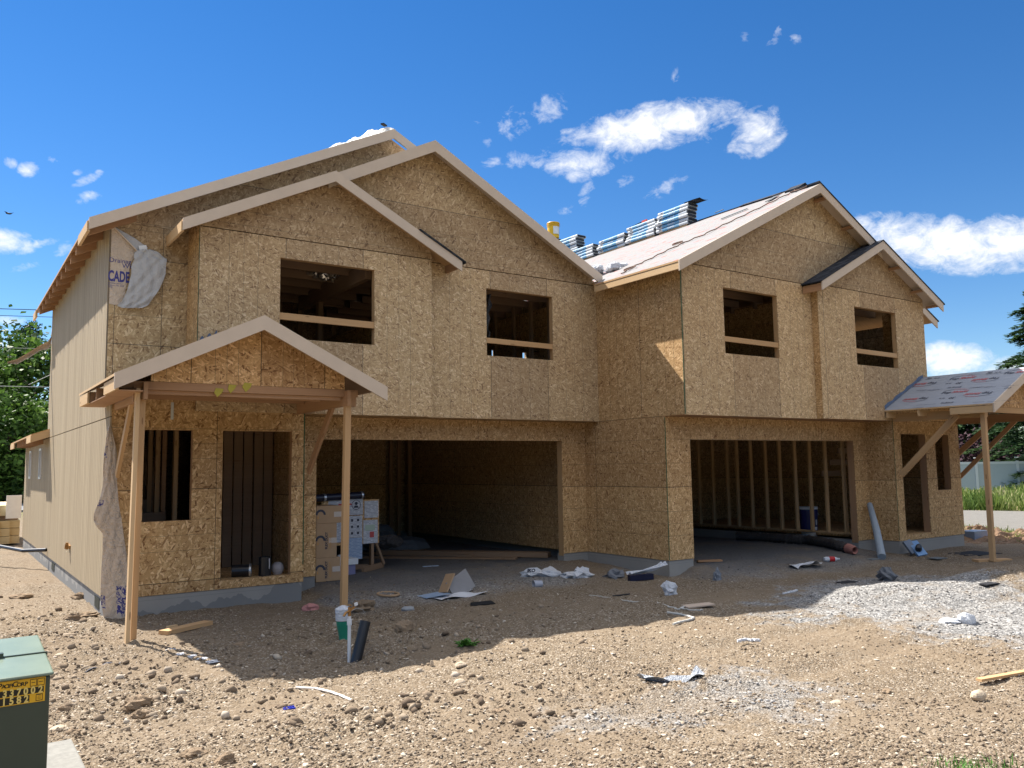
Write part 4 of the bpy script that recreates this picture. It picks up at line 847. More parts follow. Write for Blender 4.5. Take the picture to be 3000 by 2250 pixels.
x1=a.x; z1=a.z; z0=b.z; x0=x1-.36; h=z1-z0
m.box(x0,x1,fy,4.614,z0,z1,0)
def band(xa,xb,za,zb,mm,d): m.face([(xa,fy-d,za),(xb,fy-d,za),(xb,fy-d,zb),(xa,fy-d,zb)],mm)
r1=z1-h*.36; r2_=z1-h*.655
band(x0+.004,x1-.006,r2_+.003,r1-.002,1,.0008); band(x0+.004,pY(86,2050,fy).x,z0+.004,r2_-.002,1,.0008)
X=lambda px:pY(px,2000,fy).x
for xa,xb in ((X(88),X(108)),(X(109.5),X(130.5))):
    band(xa,xb,r1+.003,z1-.005,1,.0009); band(xa+.0025,xb-.0025,r1+.0055,z1-.0075,0,.0012); band(xa+.006,xb-.007,(z1+r1)/2-.0015,(z1+r1)/2+.0015,1,.0016)
xa,xb=X(106.5),X(126.5); band(xa,xb,z0+.005,r2_-.003,1,.0009); band(xa+.0025,xb-.0025,z0+.008,r2_-.006,0,.0012)
for k in range(4): band(xa+.007,xb-.007,z0+.013+.006*k,z0+.0145+.006*k,1,.0016)
zc=(z1+r1)/2-.001
for ch,px,h in (('P',1,.032),('A',11,.024),('C',19,.024),('I',25.5,.024),('F',31,.024),('I',36.5,.024),('C',45,.034),('O',56,.025),('R',67,.025),('P',77,.025)):
    q=pY(px,2003,fy); m.text(ch,h,(q.x,fy-.0014,zc-(.001 if h<.03 else -.002)),X_,Z_,1,bold=.0006)
for i,ch in enumerate('337002'):
    q=pY((14.7,35,55.5,76,97,119)[i],(2020,2019,2018,2017,2015.5,2014)[i],fy); m.text(ch,.046,(q.x,fy-.002,(r1+r2_)/2),X_,Z_,2,bold=.0018,xs=.8)
for i,ch in enumerate('1582'):
    q=pY((12,34,55.5,77)[i],2045,fy); m.text(ch,.046,(q.x,fy-.002,(z0+r2_)/2),X_,Z_,2,bold=.0018,xs=.8)
m.build('number_plate',[YEL,PLD,flat('plate_digit',(.72,.55,.16),.5)],tb)
m=MB(); m.box(-.8,.735,4.2,5.89,-.06,.082); pd=m.build('utility_pad',[flat('pale_pad',(.235,.228,.205),.9,var=.35,scale=30)],None,origin=(0,5,.0),bevel=.01); tag(pd,'pale pitted pad under the dark green utility box','pad')
# ------------------------------------------------------------------ pipes in front of the porch
def one(m,name,mats,label,cat,org,group=None,**k): return tag(m.build(name,mats,None,origin=org,**k),label,cat,group)
p=G(1006,1877); pc=thing('cleanout_pipe','green pipe with white taped cap standing in the dirt by the porch post','pipe',p)
m=MB(); m.tube([p+Vector((.02,0,-.1)),p+Vector((.01,0,.05)),p+Vector((-.005,0,.20)),p+Vector((-.005,0,.26))],[.055,.06,.075,.078],16); m.build('pipe_body',[flat('green_pvc',(.015,.22,.14),.4,spec=.5)],pc,smooth=True)
m=MB(); m.lathe([(.078,.22),(.084,.225),(.084,.30),(.088,.305),(.088,.35),(.05,.372),(.02,.385),(0,.385)],p+Vector((-.005,0,0)),(0,0,1),18); m.build('cap',[PLASTIC],pc,smooth=False)
m=MB(); c=p+Vector((0,0,.28)); m.tube([c+Vector((.085,0,.03)),c+Vector((.16,.02,.05)),c+Vector((.24,.02,.03)),c+Vector((.27,.02,-.02))],.005,6); m.build('tie_wire',[flat('grey_wire',(.30,.28,.25),.5)],pc)
p=G(1023,1937); wp=thing('standpipe','thin white upright water pipe with a small brass tap','pipe',p)
m=MB(); m.lathe([(.018,-.1),(.018,.36),(.025,.36),(.025,.42),(.017,.42),(.017,.45),(0,.45)],p,(0,0,1),14); m.build('pipe_body',[WHITE_PL],wp,smooth=False)
BRASS=flat('brass',(.38,.21,.08),.4,.7); m=MB(); t=p+Vector((0,0,.44)); m.tube([t,t+Vector((0,0,.10))],.016,10); m.tube([t+Vector((0,0,.06)),t+Vector((-.05,-.02,.05)),t+Vector((-.075,-.03,.02))],.013,9); m.lathe([(0,0),(.026,0),(.026,.012),(0,.012)],t+Vector((.0,0,.115)),(.3,0,1),12); m.bar(t+Vector((0,0,.06)),t+Vector((.05,-.01,.10)),.02,.02); m.build('tap',[BRASS],wp)
m=MB(); m.bar(t+Vector((.05,-.01,.12)),t+Vector((.085,-.01,.128)),.012,.03); m.build('tag',[WHITE_PL],wp)
p=G(1043,1936); q=p+Vector((.13,.06,.37)); d=(q-p).normalized(); m=MB(); m.lathe([(.055,-.08),(.055,(q-p).length),(.047,(q-p).length),(.047,(q-p).length-.15),(0,(q-p).length-.15)],p,d,20)
one(m,'drain_pipe',[BLACKP],'black open-ended drain pipe leaning out of the dirt','pipe',p,smooth=False)
# ------------------------------------------------------------------ litter on the ground
def crumple(px,py,r,label,cat,mats,name,seed,amp=.55,freq=2.4,dz=.3,group=None,extra=None,n=(16,9)):
    p=G(px,py); m=MB(); r=tuple(c*.70 for c in r); m.blob((p.x,p.y,p.z+r[2]*dz),r,seed,amp*1.3,freq*1.15,13,8)
    if extra: extra(m,p)
    return one(m,name,mats,label,cat,p,group)
def iko(m,p): m.text('IKO',.075,(p.x-.08,p.y-.10,p.z+.10),(.83,-.55,0),(0,-.25,1),1,bold=.004)
crumple(1558,1688,(.24,.10,.10),'crumpled white plastic bag with black letters on the gravel in front of the left garage','bag',[PLASTIC,INK],'plastic_bag',3,extra=lambda m,p:(m.blob((p.x+.27,p.y-.12,p.z+.03),(.16,.09,.07),31,.6,2.6,12,7),iko(m,p)))
crumple(1706,1690,(.19,.12,.13),'crumpled white plastic at the concrete corner between the two garages','plastic',[PLASTIC],'plastic_bag',8,.7,2.6,extra=lambda m,p:m.blob((p.x-.17,p.y+.1,p.z+.03),(.14,.10,.05),33,.6,2.8,12,7))
crumple(1802,1692,(.20,.13,.11),'grey scrunched wrapping paper against the concrete wall between the garages','paper',[flat('grey_paper',(.16,.17,.19),.7)],'wrapping_paper',12,.6,3.0)
p=G(1875,1700); m=MB(); m.bar(p+Vector((-.22,.02,.05)),p+Vector((.18,-.10,.06)),.10,.09,1); m.sheet(lambda u,v:(p.x-.1+.55*u,p.y+.10-.3*u+.16*v,p.z+.10+.16*u*u+.03*math.sin(9*v+4*u)),8,5,0); one(m,'torn_package',[PLASTIC,flat('navy_box',(.012,.014,.04),.5)],'dark blue carton with torn clear plastic beside the concrete wall','package',p)
crumple(1964,1742,(.13,.10,.13),'small upright crumple of white plastic on bare dirt right of the concrete corner','plastic',[PLASTIC],'plastic_scrap',15,.6,2.4,.6)
crumple(2101,1695,(.07,.06,.12),'small grey crumpled scrap in front of the right garage','plastic',[flat('grey_scrap',(.20,.22,.25),.6)],'plastic_scrap',16,.6,2.6,.5)
p=G(2365,1665); m=MB(); m.sheet(lambda u,v:(p.x-.38+.75*u,p.y+.05*math.sin(7*u)+.22*v-.1,p.z+.03+.05*abs(math.sin(5*u+2*v))+.10*math.exp(-((u-.6)/.1)**2)*(1-v)),14,6,0); one(m,'plastic_film',[PLASTIC],'white torn plastic film lying on gravel in front of the right garage','plastic',p)
p=G(2432,1646); cn=thing('drink_bottle','flattened clear drink bottle with red label on the gravel of the right garage','bottle',p)
a=p+Vector((-.12,.05,.045)); d=Vector((.85,-.5,0)).normalized(); m=MB(); m.lathe([(0,0),(.04,.01),(.045,.05),(.045,.10)],a,d,14); m.lathe([(.045,.20),(.03,.24),(.016,.27),(.016,.30),(0,.30)],a,d,14); m.build('bottle_body',[PLASTIC],cn); m=MB(); m.lathe([(.046,.10),(.046,.20)],a,d,14); m.build('bottle_label',[flat('red_label',(.50,.02,.025),.4)],cn)
crumple(2597,1702,(.17,.14,.14),'roll of crumpled grey and black wrapping on the gravel strip','wrapping',[flat('grey_black_wrap',(.13,.135,.145),.6,var=.6,scale=14)],'wrapping_roll',22,.45,2.6,.8,extra=lambda m,p:None)
crumple(2783,1826,(.15,.09,.04),'white plastic bundle lying in the sunlit gravel pile','plastic',[PLASTIC],'plastic_scrap',23,.4,2.0,.6,extra=lambda m,p:m.blob((p.x+.13,p.y-.10,p.z+.03),(.08,.07,.06),34,.5,2.6,12,7))
p=G(1330,1748); m=MB(); m.sheet(lambda u,v:(p.x-.35+.85*u,p.y-.25+.42*v+.12*u,p.z+.02+.02*math.sin(8*u)*math.cos(5*v)),10,6,0); m.bar(p+Vector((.02,.12,.05)),p+Vector((.40,.20,.22)),.02,.30,1,up=(-.3,.3,1)); m.bar(p+Vector((-.10,.15,.05)),p+Vector((.06,.2,.30)),.02,.22,2,up=(.6,.1,1)); m.sheet(lambda u,v:(p.x-.45+.4*u,p.y+.0+.3*v,p.z+.02+.03*u),4,4,3)
one(m,'torn_carton',[flat('white_paper',(.62,.64,.68),.6),flat('grey_card',(.27,.26,.26),.8),CARD,flat('blue_print',(.30,.40,.55),.5)],'torn open carton with white and grey flaps in front of the left garage','carton',p)
p=G(1407,1770); m=MB(); m.prism([(p.x-.22,p.y-.10),(p.x+.14,p.y-.16),(p.x+.24,p.y+.10),(p.x-.08,p.y+.12)],'z',p.z+.004,p.z+.016); one(m,'felt_scrap',[flat('black_felt',(.012,.013,.015),.9)],'flat black square of felt on the dirt below the torn carton','felt',p)
p=G(1137,1745); m=MB(); m.tube([p+Vector((.14*math.cos(t*.33),.20*math.sin(t*.33),.02)) for t in range(20)],.018,8); one(m,'tape_ring',[CARD],'brown ring of cardboard lying in gravel near the left garage','ring',p,smooth=True)
p=G(1575,1722); m=MB(); m.lathe([(.05,0),(.06,.14),(.055,.14),(.045,.01)],p+Vector((.08,0,.055)),(-1,.2,0),16); one(m,'paper_cup',[flat('pale_cup',(.40,.42,.48),.6)],'small pale cup lying on its side below the white bag with letters','cup',p)
p=G(2040,1776); m=MB(); m.prism([(p.x-.22,p.y-.08),(p.x+.20,p.y-.12),(p.x+.25,p.y+.03),(p.x-.16,p.y+.09)],'z',p.z+.005,p.z+.02); one(m,'card_piece',[flat('tan_card',(.50,.40,.32),.7)],'flat tan card lying beside the tangle of white string','card',p)
def cord(pts,r,mat,name,label,wob=.02,smooth=True,cat='string',lift=.012):
    W_=[]
    for i in range(len(pts)-1):
        for k in range(6):
            t=k/6; a=pts[i]; b=pts[i+1]; q=G(a[0]+(b[0]-a[0])*t,a[1]+(b[1]-a[1])*t,lift); W_.append(q+Vector((wob*math.sin(i*2.3+k*1.9),wob*math.cos(i*1.3+k*2.2),0)))
    W_.append(G(*pts[-1],lift)); m=MB(); m.tube(W_,r,6); return one(m,name,[mat],label,cat,W_[0],smooth=smooth)
PALE=flat('pale_cord',(.55,.54,.50),.6)
cord([(1706,1744),(1760,1750),(1810,1758),(1840,1764),(1890,1767),(1915,1765),(1950,1777),(1990,1788),(2005,1780),(1995,1785),(2025,1790),(2060,1790)],.007,PALE,'string','long thin white string snaking across the shaded dirt')
cord([(1956,1797),(1995,1803),(2033,1813),(2025,1818),(1995,1825),(1972,1832)],.013,PALE,'tubing','short white tube bent into an open V on the shaded dirt',.004,cat='tube')
cord([(868,2018),(925,2021),(965,2030),(1000,2043),(1030,2056)],.010,flat('white_strap',(.70,.66,.62),.5),'strap','curved white strap on the sunlit dirt in the foreground',.002,cat='strap')
cord([(2163,1882),(2182,1877),(2200,1879),(2226,1880)],.016,PLASTIC,'plastic_strip','short white plastic strip on sunlit dirt at the edge of the shadow',.01,cat='plastic')
cord([(2296,1742),(2312,1738),(2322,1736),(2335,1732)],.016,PLASTIC,'plastic_strip','white plastic strip on the shaded grey gravel patch',.01,cat='plastic')
p=G(850,2087); m=MB(); m.box(p.x-.045,p.x+.035,p.y-.02,p.y+.03,p.z,p.z+.035,0); [m.lathe([(.008,0),(.008,.008),(0,.008)],(p.x-.035+.02*i,p.y+.005,p.z+.035),(0,0,1),8,0) for i in range(4)]; one(m,'plastic_block',[flat('blue_plastic',(.02,.035,.36),.35,spec=.5)],'small bright blue plastic block on the sunlit foreground dirt','block',p)
p=G(2005,2002); m=MB(); m.sheet(lambda u,v:(p.x-.27+.55*u,p.y+.06-.12*u+.10*v+.10*(2*u-1)**2,p.z+.02+.025*math.sin(11*u+3*v)+.03*(2*u-1)**2),14,4,0); one(m,'plastic_film',[m_wrap('clear_film',(.45,.48,.52),.9,16)],'curved strip of clear plastic film on the sunlit pale gravel','plastic',p)
a=G(478,1866,.045); b=G(610,1835,.045); m=MB(); m.bar(a,b,.14,.045); one(m,'board_offcut',[LUM],'wooden board lying on the shaded dirt beside the left porch post','board',a)
p=G(505,1842); m=MB(); m.bar(p+Vector((-.06,0,.02)),p+Vector((.06,.05,.02)),.04,.03); one(m,'wood_chip',[LUM_PALE],'small wood chip behind the board by the left porch post','board',p)
a=G(2868,2000,.02); b=G(3040,1969,.02); m=MB(); m.bar(a,b,.05,.02); one(m,'wood_stake',[LUM],'thin wooden lath lying on sunlit dirt at the right edge','board',a)
p=G(295,1963); m=MB(); m.sheet(lambda u,v:(p.x-.14+.32*u,p.y-.08+.10*v+.14*u,p.z+.015+.03*math.sin(7*u)*math.sin(4*v+1)),9,4,0); one(m,'dark_rag',[flat('dark_rag',(.06,.06,.075),.7)],'dark twisted rag on the sunlit dirt right of the utility box','rag',p)
for k,lb in enumerate(('white shred of paper nearest the left porch post shadow','second white paper shred from the left porch post','middle white paper shred at the porch shadow edge','fourth white paper shred from the left porch post','white paper shred at the tip of the porch shadow')):
    q=G(500+30*k,1908+8*k+RN.uniform(-5,5)); m=MB(); m.blob((q.x,q.y,q.z+.008),(.05,.03,.012),60+k,.7,3,9,6); one(m,'paper_shred',[PLASTIC],lb,'paper',q,'paper shreds at the porch shadow edge')
p=G(910,1790); m=MB(); m.blob((p.x,p.y,p.z+.03),(.075,.06,.055),71,.6,3,14,9); one(m,'insulation_tuft',[flat('pink_fibre',(.48,.22,.20),.9)],'tuft of pink insulation at the foot of the left concrete wall','insulation',p)
GR=flat('weed_leaf',(.07,.19,.025),.6); p=G(1367,1890); m=MB()
for k in range(46):
    a=RN.uniform(0,6.28); L=RN.uniform(.05,.14); d=Vector((math.cos(a),math.sin(a),RN.uniform(.25,1.1))).normalized(); q=p+Vector((RN.uniform(-.07,.07),RN.uniform(-.05,.05),0)); s=d.cross(Vector((0,0,1))).normalized()*.014
    m.face([q-s*.4,q+s*.4,q+d*L*.6+s,q+d*L+Vector((0,0,-.02)),q+d*L*.6-s])
one(m,'weed',[GR],'small bright green weed on the shaded dirt','weed',p)
for px,py,w,h,lb in ((2745,1637,.32,.22,'grey scrap of shingle on the dirt left of the right porch post'),(2560,1640,.30,.16,'grey scrap of shingle at the foot of the leaning grey pipe'),(2895,1698,.30,.14,'dark scrap of shingle on the dirt near the right edge of the gravel'),(1820,1746,.35,.05,'thin dark sliver of felt on bare dirt beyond the white string'),(2480,1708,.35,.16,'dark felt scrap on the gravel strip beside the grey wrapping roll')):
    p=G(px,py); m=MB(); m.prism([(p.x-w/2,p.y-h*.4),(p.x+w*.4,p.y-h*.6),(p.x+w/2,p.y+h*.4),(p.x-w*.4,p.y+h*.5)],'z',p.z+.006,p.z+.02); one(m,'shingle_scrap',[flat('scrap_grey',(.17,.19,.20),.8) if 'grey scrap' in lb else flat('scrap_dark',(.025,.025,.028),.8)],lb,'shingle scrap',p)
p=G(2850,1625); m=MB(); m.prism([(p.x-.45,p.y-.2),(p.x+.45,p.y-.35),(p.x+.55,p.y+.25),(p.x-.35,p.y+.35)],'z',p.z+.008,p.z+.025); one(m,'felt_sheet',[flat('felt_sheet',(.022,.024,.028),.85)],'large dark felt sheet flat on the dirt left of the right porch post','felt',p)
p=G(2905,1646); m=MB(); m.bar(p+Vector((-.30,.14,.03)),p+Vector((.30,-.16,.03)),.18,.045); one(m,'foot_board',[LUM],'flat board under the right porch post','board',p)
# ------------------------------------------------------------------ leaning pipe, packages, duct, pail by the right garage
a=G(2584,1641,.06); b=pY(2548,1478,9.98); m=MB(); m.tube([a,a.lerp(b,.5)+Vector((0,-.02,-.01)),b],[.075,.07,.055],12); one(m,'foam_pipe',[flat('grey_foam',(.30,.35,.40),.7)],'long grey pipe leaning against the wall right of the right garage','pipe',a,smooth=True)
pk=thing('tap_package','blue and white packaging with dark window leaning at the right entry wall','package',G(2690,1632))
a=pY(2655,1592,9.28); b=pY(2702,1628,9.0); ax=(b-a).normalized(); m=MB()
m.bar(pY(2672,1588,9.3),pY(2704,1628,9.05),.20,.05,0,up=(-.4,-.6,.6)); m.build('carton',[flat('blue_carton',(.22,.38,.62),.5)],pk)
m=MB(); c=pY(2692,1606,9.12); m.blob(tuple(c),(.08,.05,.075),81,.2,1.5,10,7); m.build('tap_body',[BLACKM],pk)
m=MB(); m.bar(pY(2654,1585,9.36),pY(2680,1620,9.2),.16,.06,0,up=(-.4,-.6,.6)); m.build('tray',[flat('grey_tray',(.20,.24,.30),.5)],pk)
p=G(2800,1592); m=MB(); m.box(p.x+.75,p.x+1.35,p.y-.05,p.y+.3,p.z,p.z+.22); one(m,'clear_tote',[flat('blue_grey_plastic',(.20,.26,.36),.3,spec=.6)],'bluish plastic tote on the ground right of the right entry','tote',p)
FLEX=m_wrap('duct_film',(.10,.10,.105),1.0,16); FLEX.node_tree.nodes['Principled BSDF'].inputs['Metallic'].default_value=.7; FLEX.node_tree.nodes['Principled BSDF'].inputs['Roughness'].default_value=.20; FLEX.node_tree.nodes['Principled BSDF'].inputs['Specular IOR Level'].default_value=.9
fd=thing('flexible_duct','black flexible duct with pink insulation at its open end, lying on the right garage floor','duct',G(2300,1600))
pp=[(2160,1573),(2230,1576),(2310,1582),(2370,1586),(2430,1596),(2490,1614)]; P=[]; Rr=[]
for i in range(len(pp)-1):
    for k in range(12):
        t=k/12; q=G(pp[i][0]+(pp[i+1][0]-pp[i][0])*t,pp[i][1]+(pp[i+1][1]-pp[i][1])*t+10,.13); P.append(q+Vector((0,0,-.03))); Rr.append(.098+.014*math.sin(k*3.1+i)+.008*math.cos(k*5.3))
m=MB(); m.tube(P,Rr,14); m.build('duct_sleeve',[FLEX],fd)
m=MB(); d=(P[-1]-P[-2]).normalized(); m.lathe([(.095,-.02),(.10,.02),(.085,.14),(.07,.20),(.05,.18),(.045,.08)],P[-1],d,14); m.build('insulation',[flat('pink_insulation',(.36,.16,.13),.9,var=.25)],fd)
p=pY(2372,1574,11.6); p.z=-.03; pl=thing('pail','tall dark blue pail stack with white rims standing in the right garage','pail',p)
m=MB(); m.lathe([(0,0),(.16,0),(.17,.22),(.17,.23)],p,(0,0,1),20); m.build('lower_pail',[WHITE_PL],pl)
m=MB(); m.lathe([(.172,.20),(.182,.22),(.19,.62),(.196,.62),(.196,.66),(.19,.70)],p,(0,0,1),22); m.build('upper_pail',[flat('navy_pail',(.018,.022,.13),.4,spec=.5)],pl)
m=MB(); m.lathe([(.19,.70),(.20,.70),(.20,.76),(0,.765)],p,(0,0,1),22); m.build('lid',[WHITE_PL],pl)
m=MB()
for a,z0_,z1_,w in ((-2.3,.30,.55,.07),(-2.0,.25,.32,.25),(-1.7,.36,.48,.10)):
    for k in range(4):
        t0=a+w*2*k/4; t1=a+w*2*(k+1)/4; f=lambda t,z:(p.x+.195*math.cos(t),p.y+.195*math.sin(t),p.z+z); m.face([f(t0,z0_),f(t1,z0_),f(t1,z1_),f(t0,z1_)])
m.tube([p+Vector((.20*math.cos(-1.2+.25*math.sin(t*.5)),.20*math.sin(-1.2),.62-.05*math.sin(t*.5))) for t in range(7)],.006,5)
m.build('pail_label',[WHITE_PL],pl)
p=G(2055,1649); m=MB(); m.bar(p+Vector((-.05,.05,.03)),p+Vector((.35,-.15,.03)),.10,.03); one(m,'board_offcut',[LUM_RED],'short board lying just inside the right garage by the concrete corner','board',p)
# ------------------------------------------------------------------ left garage contents
FL=-.025
def carton(x0,x1,y0,y1,z0,z1,label,logo,words=None):
    t=thing('cardboard_box',label,'box',((x0+x1)/2,(y0+y1)/2,z0),'cardboard boxes stacked in the left garage')
    m=MB(); m.box(x0,x1,y0,y1,z0,z1,0); m.build('box_body',[CARD],t,bevel=.006)
    m=MB(); m.box(x1-.13,x1-.002,y0-.003,y0-.001,(z0+z1)/2-.04,(z0+z1)/2+.04,0)
    c=Vector((x0+.09,y0-.003,(z0+z1)/2)); 
    for k in range(8):
        a0=math.pi*k/8; a1=math.pi*(k+1)/8; f=lambda a,r:(c.x-.02+r*math.cos(a),c.y,c.z+r*math.sin(a)); m.face([f(a0,.05),f(a1,.05),f(a1,.085),f(a0,.085)][::-1],1)
    m.box(c.x-.07,c.x-.05,c.y-.001,c.y,c.z-.06,c.z-.02,2)
    if words: m.text(words,.05,(x0+.17,y0-.004,(z0+z1)/2),(0,0,1),(-1,0,0),1,bold=.002); m.text(words,.045,(x0+.235,y0-.004,(z0+z1)/2),(0,0,1),(-1,0,0),2)
    m.build('printing',[CARD_TAPE,INK,INK_ORANGE],t)
x0=4.83
carton(x0,x0+.40,12.42,12.85,FL,FL+.36,'bottom cardboard box of the stack inside the left garage',1,'FLEX DUCT'); carton(x0,x0+.34,12.42,12.85,FL+.362,FL+.89,'tall middle cardboard box of the stack inside the left garage',0,'FLEX DUCT'); carton(x0,x0+.42,12.42,12.85,FL+.892,FL+1.16,'top cardboard box of the stack inside the left garage',1)
BD=thing('notice_board','notice board covered with safety papers propped on a wooden stand in the left garage','notice board',(5.9,13.4,FL))
yb=13.40; MB().box(5.30,6.36,yb,yb+.02,.42,1.175).build('board_panel',[OSB_LOW],BD)
def m_paper(name,base,ink,sc):
    t=NT(name); uv=t.uv(); x,y,_=t.sep(uv); ln=t.math('GREATER_THAN',t.math('FRACT',t.math('MULTIPLY',y,42.0)),.6); n=t.noise(t.map(uv,(16,42,1)),1.0,2); k=t.math('MULTIPLY',ln,t.math('GREATER_THAN',n,.45)); t.base(t.mix(t.math('MULTIPLY',k,.6),base,ink)); t.b.inputs['Roughness'].default_value=.5; return t.mat
PP=m_paper('printed_paper',(.62,.64,.68),(.10,.12,.2),1); PBL=m_paper('blue_paper',(.42,.52,.66),(.08,.16,.4),1)
for a,b,c,d,mm in ((5.42,5.86,.93,1.155,0),(5.80,6.05,.90,1.22,0),(6.08,6.34,.84,1.13,0),(5.56,5.80,.45,.89,0),(5.78,6.04,.52,.885,0),(6.06,6.33,.40,.80,0),(5.79,6.04,.15,.515,1),(5.33,5.53,.25,.66,1)):
    k=FL+0.0; m=MB(); dz=.0; yy=yb-.006-RN.uniform(0,.004); m.box(a,b,yy,yy+.002,c+.02,d+.02,0)
    if mm==0 and (a,c)==(5.80,.90):
        cx,cz=(a+b)/2,(c+d)/2+.03
        for t in range(16):
            f=lambda t,r:(cx+r*math.cos(t*.3927),yy-.001,cz+r*math.sin(t*.3927)); m.face([f(t,.075),f(t+1,.075),f(t+1,.085),f(t,.085)],1)
        m.lathe([(0,0),(.028,.001)],(cx,yy-.002,cz+.025),(0,-1,0),10,1); m.prism([(cx-.05,cz-.05),(cx+.05,cz-.05),(cx+.025,cz-.01),(cx-.025,cz-.01)],'y',yy-.002,yy-.001,1)
    if (a,c)==(5.42,.93): m.box(5.60,5.84,yy-.001,yy,1.09,1.12,2)
    if (a,c)==(5.78,.52):
        for i in range(2):
            for j in range(3): m.box(a+.05+.11*i,a+.09+.11*i,yy-.001,yy,c+.07+.11*j,c+.11+.11*j,1)
    if (a,c)==(6.06,.40): m.box(a+.12,a+.2,yy-.001,yy,c+.12,c+.22,2); m.box(a+.03,a+.22,yy-.001,yy,c+.24,c+.34,3)
    m.build('paper',[PBL if mm else PP,INK,INK_RED,flat('pale_green',(.45,.55,.45),.6)],BD)
m=MB(); m.bar((6.24,yb+.05,FL),(6.24,yb+.05,1.1),.05,.09,up=(0,1,0)).bar((5.9,yb-.35,FL+.045),(6.5,yb+.15,FL+.045),.05,.09).bar((6.30,yb+.0,.42),(6.5,yb+.1,FL+.06),.03,.05).bar((5.5,yb+.3,FL+.04),(6.2,yb+.1,FL+.04),.05,.08).bar((5.4,yb+.05,FL),(5.4,yb+.05,1.0),.05,.09,up=(0,1,0)); m.build('stand',[LUM_DK],BD)
m=MB(); m.tube([(5.05,13.38,1.225),(6.05,13.38,1.255)],.06,16); m.lathe([(.062,0),(.068,0),(.068,.04),(.062,.04)],(5.32,13.38,1.233),(1,0,.03),16,1); m.lathe([(.062,0),(.07,0),(.07,.03),(.062,.03)],(6.0,13.38,1.253),(1,0,.03),16,1)
one(m,'pipe_roll',[flat('navy_pipe',(.012,.014,.035),.35,spec=.5),STEEL],'dark blue pipe lying across the top of the notice board','pipe',(5.5,13.38,1.24),smooth=False)
m=MB(); m.blob((6.60,13.45,.42),(.18,.10,.10),91,.5,2.6,12,7); m.tube([(6.35,13.45,.48),(6.6,13.42,.50),(6.78,13.42,.44)],.05,10); one(m,'foil_duct',[FILM],'black crinkled duct piece sticking out right of the notice board','duct',(6.5,13.45,.42))
m=MB(); m.box(5.30,5.72,12.95,13.25,FL,FL+.16,0); m.box(5.28,5.76,12.93,13.27,FL+.165,FL+.26,1); m.lathe([(0,0),(.05,0),(.05,.06),(0,.07)],(5.5,13.05,FL+.26),(0,0,1),12,1); one(m,'paint_tray',[flat('violet_carton',(.20,.20,.34),.5),WHITE_PL],'white and violet cartons on the gravel floor under the notice board','carton',(5.5,13.1,FL))
MAT_F=LUM_DK
for i,(a,b,w,h,lb) in enumerate((((9.68,12.88),(7.4,15.6),.28,.09,'thick timber plank on the left garage floor by the far wall'),((9.0,13.0),(6.9,15.2),.22,.025,'thin board lying on the left garage floor in front of the thick plank'),((8.6,13.9),(7.0,16.3),.14,.04,'narrow board lying deep inside the left garage'))):
    m=MB(); m.bar((a[0],a[1],FL+h/2),(b[0],b[1],FL+h/2),w,h); one(m,'plank',[MAT_F],lb,'board',(a[0],a[1],FL))
m=MB(); m.blob((7.9,15.9,.10),(.7,.5,.16),95,.4,2,14,7); m.blob((7.6,16.0,.3),(.3,.25,.2),96,.5,2,10,6); one(m,'tarp_heap',[flat('grey_tarp',(.10,.11,.12),.8)],'low heap of grey tarp at the back of the left garage','tarp',(7.9,15.9,0))
p=pY(1225,1622,13.2); m=MB(); m.prism([(7.05,13.05),(7.32,13.0),(7.35,13.06),(7.06,13.12)],'z',FL+.004,FL+.012); one(m,'paper_scrap',[PBL],'pale strip of paper on the gravel floor of the left garage','paper',(7.2,13.05,FL))
# ------------------------------------------------------------------ doorway things
zf=.216
d=Vector((.93,-.36,0)).normalized(); a=Vector((3.44,12.02,zf+.085)); m=MB(); m.lathe([(.075,0),(.085,0),(.085,.25),(.078,.25),(.078,.05),(0,.05)],a,d,20); m.lathe([(.085,.235),(.092,.235),(.092,.262),(.080,.262)],a,d,20,1); one(m,'stove_pipe',[BLACKM,STEEL],'shiny black stove pipe lying on its side in the left doorway','pipe',a)
p=Vector((3.87,11.90,zf)); m=MB(); m.lathe([(.088,0),(.085,.26),(.080,.26),(.080,.02),(0,.02)],p,(0,0,1),20); m.bar(p+Vector((.03,-.09,.10)),p+Vector((.03,-.09,.245)),.035,.006,1,up=(1,0,0)); one(m,'stove_pipe',[BLACKM,WHITE_PL],'dark stove pipe section standing upright in the left doorway','pipe',p)
p=Vector((4.06,11.92,zf)); m=MB(); m.lathe([(.0,.005),(.06,.0),(.085,.05),(.09,.09),(.075,.14),(.04,.17),(0,.175)],p,(0,0,1),18); one(m,'grey_ball',[flat('grey_globe',(.32,.30,.31),.5)],'grey round globe on the floor at the right of the left doorway','globe',p,smooth=True)
# ------------------------------------------------------------------ siding fittings
p=pX(202,1602,SX-.01); m=MB(); m.bar(p+Vector((0,-.12,.0)),p+Vector((0,.12,.02)),.03,.05); m.bar(p+Vector((-.03,0,-.04)),p+Vector((-.03,0,.07)),.04,.04); m.bar(p+Vector((-.05,.05,-.02)),p+Vector((-.05,-.03,.04)),.02,.03); one(m,'hose_tap',[BRASS],'copper hose tap stub on the grooved siding','tap',p)
p=pX(200,1596,SX-.02); 
P=[pX(135,1611,SX-.02)]; P=[P[0],P[0]+Vector((-.35,.5,-.03)),P[0]+Vector((-.75,1.6,.02)),P[0]+Vector((-1.1,2.7,.14)),P[0]+Vector((-1.35,3.3,.24))]
m=MB(); m.tube(P,.035,8); one(m,'black_conduit',[BLACKP],'black flexible conduit curving out of the base of the grooved siding','conduit',P[0],smooth=True)
